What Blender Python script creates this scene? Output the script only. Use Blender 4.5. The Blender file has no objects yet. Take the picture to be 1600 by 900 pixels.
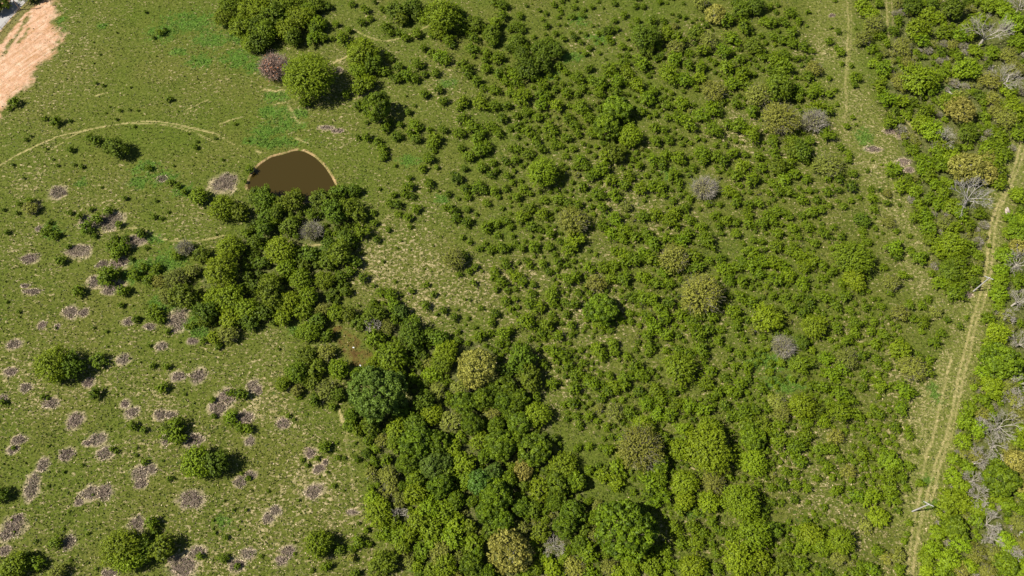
import bpy, math, random
import numpy as np
from mathutils import Vector
rng = np.random.default_rng(7)
random.seed(7)
R = math.radians

# ------------------------------------------------------------------ camera
H = 200.0            # flying height above the pasture, metres
TILT = R(27)         # away from straight down
FPX = 1200.0         # focal length in pixels of the 1600 px wide photograph
scene = bpy.context.scene
C = scene.collection
cam_d = bpy.data.cameras.new('camera')
cam_d.sensor_width = 36.0
cam_d.lens = FPX / 1600 * 36.0
cam_d.clip_start = 1.0
cam_d.clip_end = 5000
cam = bpy.data.objects.new('camera', cam_d)
cam.location = (0, 0, H)
cam.rotation_euler = (TILT, 0, 0)
C.objects.link(cam)
scene.camera = cam

# ------------------------------------------------------------------ light
SUN_EL, SH_AZ = 52, 7           # sun height; shadows fall towards +x, a little +y
world = bpy.data.worlds.new('World')
scene.world = world
world.use_nodes = True
wn = world.node_tree
sky = wn.nodes.new('ShaderNodeTexSky')
sky.sky_type = 'NISHITA'
sky.sun_disc = False
sky.sun_elevation = R(SUN_EL)
sky.sun_rotation = math.atan2(-math.cos(R(SH_AZ)), -math.sin(R(SH_AZ)))
wn.links.new(sky.outputs[0], wn.nodes['Background'].inputs[0])
wn.nodes['Background'].inputs[1].default_value = 0.05
sun_d = bpy.data.lights.new('sun', 'SUN')
sun_d.energy = 5.0
sun_d.angle = R(0.5)
sun_d.color = (1.0, 0.94, 0.84)
sun = bpy.data.objects.new('sun', sun_d)
dv = Vector((math.cos(R(SUN_EL)) * math.cos(R(SH_AZ)), math.cos(R(SUN_EL)) * math.sin(R(SH_AZ)), -math.sin(R(SUN_EL))))
sun.rotation_euler = dv.to_track_quat('-Z', 'Y').to_euler()
sun.location = (-80, -10, 150)
C.objects.link(sun)
vs = scene.view_settings
vs.view_transform = 'Standard'
vs.look = 'None'
vs.exposure = 0.68
vs.gamma = 1.0
scene.cycles.max_bounces = 5
scene.cycles.diffuse_bounces = 2
scene.cycles.transmission_bounces = 3
scene.cycles.transparent_max_bounces = 4

# ------------------------------------------------------------------ survey helpers
ct, st = math.cos(TILT), math.sin(TILT)
def at(px, py, z=0.0):
    """where the sight line of a survey point meets height z"""
    u = np.asarray(px, float) - 800.0
    v = 450.0 - np.asarray(py, float)
    dx, dy, dz = u, v * ct + FPX * st, v * st - FPX * ct
    t = (z - H) / dz
    return dx * t, dy * t
def ppm(px, py):
    """pixels per metre at the ground there"""
    v = 450.0 - py
    t = H / (FPX * ct - v * st)
    return 1.0 / t
def poly_w(pts):
    return np.array([at(x, y) for x, y in pts])
def inside(P, poly):
    x, y = P[..., 0], P[..., 1]
    res = np.zeros(x.shape, bool)
    n = len(poly)
    j = n - 1
    for i in range(n):
        xi, yi = poly[i]; xj, yj = poly[j]
        c = ((yi > y) != (yj > y)) & (x < (xj - xi) * (y - yi) / (yj - yi + 1e-12) + xi)
        res ^= c
        j = i
    return res
def dist_line(P, pts, closed=False):
    d = np.full(P.shape[:-1], 1e9)
    n = len(pts)
    for i in range(n if closed else n - 1):
        a, b = np.array(pts[i], float), np.array(pts[(i + 1) % n], float)
        ab = b - a
        t = np.clip(((P - a) @ ab) / (ab @ ab + 1e-12), 0, 1)
        q = P - (a + t[..., None] * ab)
        d = np.minimum(d, np.hypot(q[..., 0], q[..., 1]))
    return d
def smooth_poly(pts, k=3, closed=True):
    pts = np.array(pts, float)
    for _ in range(k):
        nxt = np.roll(pts, -1, 0)
        q, r = pts * .75 + nxt * .25, pts * .25 + nxt * .75
        o = np.empty((len(pts) * 2, 2)); o[0::2] = q; o[1::2] = r
        pts = o if closed else np.vstack([pts[:1], o[:-2], pts[-1:]])
    return pts
_vn = {}
def vnoise(x, y, seed=0):
    """smooth value noise, 0..1"""
    if seed not in _vn: _vn[seed] = np.random.default_rng(seed).random((256, 256))
    r = _vn[seed]
    xi, yi = np.floor(x).astype(int), np.floor(y).astype(int)
    fx, fy = x - xi, y - yi
    fx, fy = fx * fx * (3 - 2 * fx), fy * fy * (3 - 2 * fy)
    g = lambda a, b: r[a % 256, b % 256]
    return (g(xi, yi) * (1 - fx) + g(xi + 1, yi) * fx) * (1 - fy) + (g(xi, yi + 1) * (1 - fx) + g(xi + 1, yi + 1) * fx) * fy
def fbm(x, y, seed=0, o=4):
    s = 0; a = 1; t = 0
    for i in range(o):
        s = s + a * vnoise(x * 2 ** i + 17.3 * i, y * 2 ** i - 9.1 * i, seed + i); t += a; a *= .55
    return s / t
def sstep(a, b, x):
    t = np.clip((x - a) / (b - a), 0, 1)
    return t * t * (3 - 2 * t)

# ------------------------------------------------------------------ materials
def mat(name):
    m = bpy.data.materials.new(name)
    m.use_nodes = True
    nt = m.node_tree
    b = nt.nodes['Principled BSDF']
    return m, nt, b
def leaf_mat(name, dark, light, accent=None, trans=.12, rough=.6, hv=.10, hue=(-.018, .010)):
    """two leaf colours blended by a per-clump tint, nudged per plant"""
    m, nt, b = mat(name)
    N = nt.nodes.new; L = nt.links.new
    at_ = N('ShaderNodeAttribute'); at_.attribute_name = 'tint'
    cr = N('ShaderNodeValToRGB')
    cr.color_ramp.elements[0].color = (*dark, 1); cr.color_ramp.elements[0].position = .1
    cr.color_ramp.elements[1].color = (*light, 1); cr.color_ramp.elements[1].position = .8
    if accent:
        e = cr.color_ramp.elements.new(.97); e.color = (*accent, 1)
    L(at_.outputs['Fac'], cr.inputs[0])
    oi = N('ShaderNodeObjectInfo')
    hs = N('ShaderNodeHueSaturation')
    mr = N('ShaderNodeMapRange'); mr.inputs[3].default_value = .5 + hue[0]; mr.inputs[4].default_value = .5 + hue[1]
    mv = N('ShaderNodeMapRange'); mv.inputs[3].default_value = 1 - hv * 1.6; mv.inputs[4].default_value = 1 + hv * 1.6
    wn_ = N('ShaderNodeTexWhiteNoise'); wn_.noise_dimensions = '1D'
    L(oi.outputs['Random'], mr.inputs[0]); L(mr.outputs[0], hs.inputs['Hue'])
    L(oi.outputs['Random'], wn_.inputs['W']); L(wn_.outputs['Value'], mv.inputs[0]); L(mv.outputs[0], hs.inputs['Value'])
    L(cr.outputs[0], hs.inputs['Color'])
    b.inputs['Roughness'].default_value = rough
    b.inputs['Specular IOR Level'].default_value = .25
    L(hs.outputs[0], b.inputs['Base Color'])
    if trans:
        tr = N('ShaderNodeBsdfTranslucent'); mx = N('ShaderNodeMixShader'); mx.inputs[0].default_value = trans
        L(hs.outputs[0], tr.inputs[0]); L(b.outputs[0], mx.inputs[1]); L(tr.outputs[0], mx.inputs[2])
        L(mx.outputs[0], nt.nodes['Material Output'].inputs['Surface'])
    return m
M = {}
M['F'] = leaf_mat('fresh_leaf', (.056, .086, .002), (.175, .235, .004), hue=(-.006, .010))
M['G'] = leaf_mat('green_leaf', (.030, .056, .002), (.115, .168, .005))
M['L'] = leaf_mat('broad_leaf', (.045, .080, .002), (.135, .210, .004), hue=(-.012, .001))
M['O'] = leaf_mat('oak_leaf', (.040, .080, .005), (.100, .175, .020))
M['T'] = leaf_mat('thin_leaf', (.090, .108, .008), (.20, .220, .028))
M['Y'] = leaf_mat('budding_leaf', (.15, .135, .018), (.34, .30, .06), hue=(.0, .022))
M['W'] = leaf_mat('lime_leaf', (.085, .130, .003), (.185, .26, .005), hue=(-.008, .010))
M['J'] = leaf_mat('shrub_leaf', (.034, .066, .001), (.142, .212, .002), hue=(-.012, .005))
M['weed'] = leaf_mat('weed_leaf', (.060, .12, .010), (.14, .25, .028))
M['dead'] = leaf_mat('dead_leaf', (.17, .11, .08), (.33, .22, .16), accent=(.42, .16, .04), trans=0)
M['straw'] = leaf_mat('straw', (.34, .27, .13), (.55, .45, .26), trans=.1)
def bark(name, a, b_, scale=6):
    m, nt, b = mat(name)
    n = nt.nodes.new('ShaderNodeTexNoise'); n.inputs['Scale'].default_value = scale
    cr = nt.nodes.new('ShaderNodeValToRGB')
    cr.color_ramp.elements[0].color = (*a, 1); cr.color_ramp.elements[0].position = .3
    cr.color_ramp.elements[1].color = (*b_, 1); cr.color_ramp.elements[1].position = .7
    nt.links.new(n.outputs[0], cr.inputs[0]); nt.links.new(cr.outputs[0], b.inputs['Base Color'])
    b.inputs['Roughness'].default_value = .85
    return m
M['bark'] = bark('bark', (.10, .08, .06), (.20, .17, .14))
M['pale'] = bark('weathered_bark', (.26, .24, .21), (.46, .43, .39))
M['twig'] = bark('grey_twig', (.22, .20, .12), (.34, .31, .21))
M['grey'] = bark('bare_twig', (.28, .25, .20), (.48, .44, .37))
M['N'] = leaf_mat('late_leaf', (.12, .12, .04), (.20, .20, .07))
M['bramble'] = bark('bramble_twig', (.22, .165, .13), (.42, .33, .27))
M['polewood'] = bark('pole_wood', (.36, .34, .32), (.50, .47, .46))
M['darkmetal'] = bark('insulator', (.10, .10, .11), (.2, .2, .2))

# ------------------------------------------------------------------ mesh builders
def mesh_from(name, V, F4, mats, tint=None, mi=None, smooth=False):
    """V (n,3); F4 (m,4) quads, or (m,3) triangles"""
    me = bpy.data.meshes.new(name)
    k = F4.shape[1]
    me.vertices.add(len(V)); me.vertices.foreach_set('co', np.ascontiguousarray(V, np.float32).ravel())
    me.loops.add(len(F4) * k); me.loops.foreach_set('vertex_index', np.ascontiguousarray(F4, np.int32).ravel())
    me.polygons.add(len(F4)); me.polygons.foreach_set('loop_start', np.arange(0, len(F4) * k, k, dtype=np.int32))
    if mi is not None:
        me.polygons.foreach_set('material_index', np.asarray(mi, np.int32))
    me.update(calc_edges=True)
    if tint is not None:
        a = me.attributes.new('tint', 'FLOAT', 'POINT')
        a.data.foreach_set('value', np.ascontiguousarray(tint, np.float32))
    for m in mats: me.materials.append(m)
    if smooth: me.polygons.foreach_set('use_smooth', np.ones(len(F4), bool))
    return me
def unit(v):
    return v / (np.linalg.norm(v, axis=-1, keepdims=True) + 1e-9)
def leaves(P, Nrm, size, asp=.55, g=None):
    """one rhombic leaf spray per point, facing roughly Nrm"""
    g = g or rng
    n = len(P)
    Nn = unit(Nrm + g.normal(0, .55, (n, 3)))
    t = unit(np.cross(Nn, g.normal(0, 1, (n, 3))))
    b = np.cross(Nn, t)
    s = (size * g.uniform(.6, 1.35, n))[:, None]
    bend = Nn * s * g.uniform(-.25, .1, n)[:, None]
    V = np.stack([P - t * s + bend, P - b * s * asp, P + t * s + bend, P + b * s * asp], 1).reshape(-1, 3)
    F = np.arange(4 * n).reshape(n, 4)
    return V, F
def limbs(segs, k=3):
    """tapered prisms: segs = list of (p0, p1, r0, r1)"""
    if not len(segs): return np.zeros((0, 3)), np.zeros((0, 4), int)
    p0 = np.array([s[0] for s in segs], float); p1 = np.array([s[1] for s in segs], float)
    r0 = np.array([s[2] for s in segs])[:, None]; r1 = np.array([s[3] for s in segs])[:, None]
    d = unit(p1 - p0)
    ref = np.where(np.abs(d[:, 2:3]) > .9, np.array([[1., 0, 0]]), np.array([[0, 0, 1.]]))
    a = unit(np.cross(d, ref)); b = np.cross(d, a)
    V = []
    for i in range(k):
        c, s = math.cos(2 * math.pi * i / k), math.sin(2 * math.pi * i / k)
        V.append(p0 + (a * c + b * s) * r0)
    for i in range(k):
        c, s = math.cos(2 * math.pi * i / k), math.sin(2 * math.pi * i / k)
        V.append(p1 + (a * c + b * s) * r1)
    V = np.stack(V, 1)
    n = len(segs)
    base = (np.arange(n) * 2 * k)[:, None]
    F = [base + np.array([[i, (i + 1) % k, k + (i + 1) % k, k + i]]) for i in range(k)]
    return V.reshape(-1, 3), np.concatenate(F, 0)

def hemi(n, lo=-.15, g=None):
    g = g or rng
    z = g.uniform(lo, 1, n); a = g.uniform(0, 2 * math.pi, n)
    r = np.sqrt(np.clip(1 - z * z, 0, 1))
    return np.stack([r * np.cos(a), r * np.sin(a), z], 1)
def outline(D, g, amp=.22):
    """uneven crown radius by direction"""
    a = np.arctan2(D[:, 1], D[:, 0])
    r = np.ones(len(D))
    for k in (2, 3, 5, 7):
        r += amp / math.sqrt(k) * g.uniform(.3, 1) * np.sin(k * a + g.uniform(0, 6.28) + 2 * D[:, 2])
    return r

def crown_spray(Rm, Hm, leaf, cover, g, amp=.2, base=.12, low=-.1):
    """feathery crown: shoots radiate from the stem, leaves ride their outer halves. Rm radius, Hm height."""
    area = 2 * math.pi * Rm * (Rm * .5 + Hm * .5)
    n_sh = int(max(14, 1.5 * area / (leaf * 2.2) ** 2 * .55))
    D = hemi(n_sh, low, g)
    r = outline(D, g, amp) * g.uniform(.62 if amp > .3 else .78, 1.1, n_sh)
    n_l = int(max(90, cover * area / (leaf * leaf * 1.1)))
    idx = g.integers(0, n_sh, n_l)
    t = 1 - g.random(n_l) ** 1.5 * .55
    sc = np.array([Rm, Rm, Hm * .55])
    base_z = Hm * .42
    dirs = D[idx]
    P = dirs * (r[idx] * t)[:, None] * sc
    P += g.normal(0, leaf * .45, (n_l, 3))
    P[:, 2] += base_z
    P[:, 2] = np.maximum(P[:, 2], .08 + g.random(n_l) * .15)
    nrm = unit(dirs * np.array([1, 1, 1.2])) * .9 + np.array([0, 0, .35])
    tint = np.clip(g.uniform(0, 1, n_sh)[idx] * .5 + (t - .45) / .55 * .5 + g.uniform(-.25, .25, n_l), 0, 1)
    V, F = leaves(P, nrm, leaf, .5, g)
    tips = D * (r * .9)[:, None] * sc; tips[:, 2] += base_z
    return V, F, np.repeat(tint, 4), tips

def crown_lumpy(Rm, Hm, leaf, cover, g, amp=.13, lump=.17, low=-.05):
    """broadleaf crown: many rounded leaf clumps over a dome, gaps between them"""
    n_c = int(2.6 / lump ** 2 * .55)
    D = hemi(n_c * 3, low, g)
    keep = []
    for i in range(len(D)):
        if all(np.dot(D[i] - D[j], D[i] - D[j]) > (lump * 1.25) ** 2 for j in keep): keep.append(i)
        if len(keep) >= n_c: break
    D = D[keep]
    r = outline(D, g, amp) * g.uniform(.86, 1.05, len(D))
    sc = np.array([Rm, Rm, Hm * .58])
    Cn = D * r[:, None] * sc * (1 - lump * .8)
    Cn[:, 2] += Hm * .4
    # a second, deeper layer closes the crown
    D2 = hemi(len(D), low, g)
    C2 = D2 * sc * g.uniform(.6, .84, len(D2))[:, None]; C2[:, 2] += Hm * .38
    Call = np.vstack([Cn, C2]); Dall = np.vstack([D, D2])
    lr = lump * Rm * g.uniform(.95, 1.45, len(Call))
    area = 2 * math.pi * Rm * (Rm * .5 + Hm * .5)
    n_l = int(cover * 1.5 * area / (leaf * leaf * 1.1))
    idx = g.integers(0, len(Call), n_l)
    up = unit(hemi(n_l, -.35, g) + Dall[idx] * .7)
    P = Call[idx] + up * lr[idx][:, None] * g.uniform(.75, 1.05, n_l)[:, None]
    P[:, 2] = np.maximum(P[:, 2], .1)
    ct_ = g.uniform(0, 1, len(Call))
    tint = np.clip(ct_[idx] * .65 + g.uniform(-.1, .4, n_l), 0, 1)
    V, F = leaves(P, up, leaf, .62, g)
    return V, F, np.repeat(tint, 4), Cn

def branch_net(Rm, Hm, tips, g, r0=None, n_main=6):
    """trunk and limbs up to the crown; returns trunk segs, limb segs"""
    r0 = r0 or .035 * Rm + .05
    fork = np.array([g.normal(0, .03) * Rm, g.normal(0, .03) * Rm, Hm * .3])
    trunk = [((0, 0, -.1), tuple(fork * .5), r0 * 1.25, r0), (tuple(fork * .5), tuple(fork), r0, r0 * .8)]
    lim = []
    k = min(len(tips), 26)
    sel = g.choice(len(tips), k, replace=False)
    mains = []
    for i in sel[:n_main]:
        p = tips[i] * .55 + fork * .45; p[2] = max(p[2], fork[2])
        lim.append((tuple(fork), tuple(p), r0 * .6, r0 * .35)); mains.append(p)
    for i in sel[n_main:]:
        m_ = mains[int(np.argmin([np.linalg.norm(tips[i] - q) for q in mains]))] if mains else fork
        lim.append((tuple(m_), tuple(tips[i] * .92), r0 * .3, r0 * .08))
    return trunk, lim

def grow(p, d, ln, r, depth, segs, g, spread=.55, up=.15, zc=None):
    q = p; 
    nseg = 3
    for i in range(nseg):
        d = unit(d + g.normal(0, .16, 3) + np.array([0, 0, up * .3]))
        e = q + d * ln / nseg
        segs.append((tuple(q), tuple(e), r * (1 - .25 * i / nseg), r * (1 - .25 * (i + 1) / nseg)))
        if depth > 0 and i > 0:
            side = unit(np.cross(d, g.normal(0, 1, 3)))
            grow(e, unit(d * (1 - spread * .6) + side * spread), ln * g.uniform(.5, .72), r * .5, depth - 1, segs, g, spread, up)
        q = e
    if depth > 0:
        side = unit(np.cross(d, g.normal(0, 1, 3)))
        grow(q, unit(d + side * spread), ln * .65, r * .62, depth - 1, segs, g, spread, up)
        grow(q, unit(d - side * spread), ln * .6, r * .55, depth - 1, segs, g, spread, up)

# --- plant models, kept as arrays so that they can be linked as things or merged into a thicket
def size_class(r):
    for c in (1.0, 1.7, 2.6, 4.0, 6.0, 9.0):
        if r <= c * 1.22: return c
    return 9.0
LEAF = {1.0: .17, 1.7: .20, 2.6: .225, 4.0: .25, 6.0: .285, 9.0: .32}
SHAPE = {  # height per radius, generator, cover, lump, name
    'F': (1.6, 's', 2.6), 'G': (1.65, 's', 2.8), 'W': (1.45, 's', 2.3), 'J': (1.5, 's', 2.2),
    'L': (1.8, 'l', 1.9), 'O': (1.8, 'l', 1.9), 'Y': (1.6, 'l', .95), 'N': (1.35, 's', .45), 'T': (1.45, 's', 1.9), 'D': (1.2, 's', .5),
}
_arr = {}
def model(kind, cls, var):
    key = (kind, cls, var)
    if key in _arr: return _arr[key]
    g = np.random.default_rng(hash((ord(kind), int(cls * 10), var)) % 2 ** 31)
    hk, gen, cover = SHAPE[kind]
    Rm = cls; Hm = hk * Rm * g.uniform(.9, 1.1)
    if cls <= 1.7: Hm *= 1.1
    leaf = LEAF[cls]
    if gen == 's':
        amp = {'J': .36, 'F': .14, 'G': .24, 'W': .24, 'T': .2, 'D': .2, 'N': .2}[kind]
        V, F, t, tips = crown_spray(Rm, Hm, leaf * (.85 if kind in 'FTN' else 1), cover, g, amp)
    else:
        V, F, t, tips = crown_lumpy(Rm, Hm, leaf, cover, g, lump=.115 if cls > 5 else .16)
    tr, lim = branch_net(Rm, Hm, tips, g)
    if kind in 'TDN':       # twiggy: many bare shoots show through the leaves
        k = int(min(len(tips) * 3, 60 + 30 * Rm * Rm) * (.3 if kind == 'T' else 1))
        D = hemi(k, -.05, g)
        for i in range(k):
            e = D[i] * g.uniform(.7, 1.05) * np.array([Rm, Rm, Hm * .58]) + [0, 0, Hm * .4]
            s = e * g.uniform(.15, .5); s[2] = max(s[2], .1)
            m_ = (s + e) / 2 + g.normal(0, .05, 3) * Rm
            w = .035 + .012 * Rm ** .5
            lim.append((tuple(s), tuple(m_), w, w * .7)); lim.append((tuple(m_), tuple(e), w * .7, w * .3))
            e2 = e + g.normal(0, .18, 3) * Rm * [1, 1, .6]
            lim.append((tuple(m_), tuple(e2), w * .6, w * .25))
    _arr[key] = (V, F, t, limbs(tr, 6), limbs(lim, 3), Hm)
    return _arr[key]
LIMB = {'T': 'twig', 'N': 'grey', 'D': 'bramble', 'Y': 'pale'}
_me = {}
def model_meshes(kind, cls, var):
    key = (kind, cls, var)
    if key in _me: return _me[key]
    V, F, t, (tv, tf), (lv, lf), Hm = model(*key)
    leafm = M['dead'] if kind == 'D' else M[kind]
    lm = M[LIMB.get(kind, 'bark')]
    if kind == 'J':   # shrub: one body, stems and leaves together
        sv, sf = np.vstack([tv, lv]), np.vstack([tf, lf + len(tv)])
        VV = np.vstack([V, sv]); FF = np.vstack([F, sf + len(V)])
        me = mesh_from('shrub', VV, FF, [leafm, lm], np.concatenate([t, np.zeros(len(sv))]), np.r_[np.zeros(len(F)), np.ones(len(sf))])
        _me[key] = (me, None, Hm)
    elif kind in 'TDN':
        crown = mesh_from('crown', V, F, [leafm], t)
        tb = mesh_from('branches', lv, lf, [lm])
        trn = mesh_from('trunk', tv, tf, [lm])
        _me[key] = (crown, trn, Hm, tb)
    else:
        crown = mesh_from('crown', V, F, [leafm], t)
        sv, sf = np.vstack([tv, lv]), np.vstack([tf, lf + len(tv)])
        trn = mesh_from('trunk', sv, sf, [lm])
        _me[key] = (crown, trn, Hm)
    return _me[key]

def link(name, data, parent=None):
    o = bpy.data.objects.new(name, data); C.objects.link(o)
    if parent: o.parent = parent
    return o
def tag(o, label=None, cat=None, group=None, kind=None):
    if label: o['label'] = label
    if cat: o['category'] = cat
    if group: o['group'] = group
    if kind: o['kind'] = kind
    return o

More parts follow.
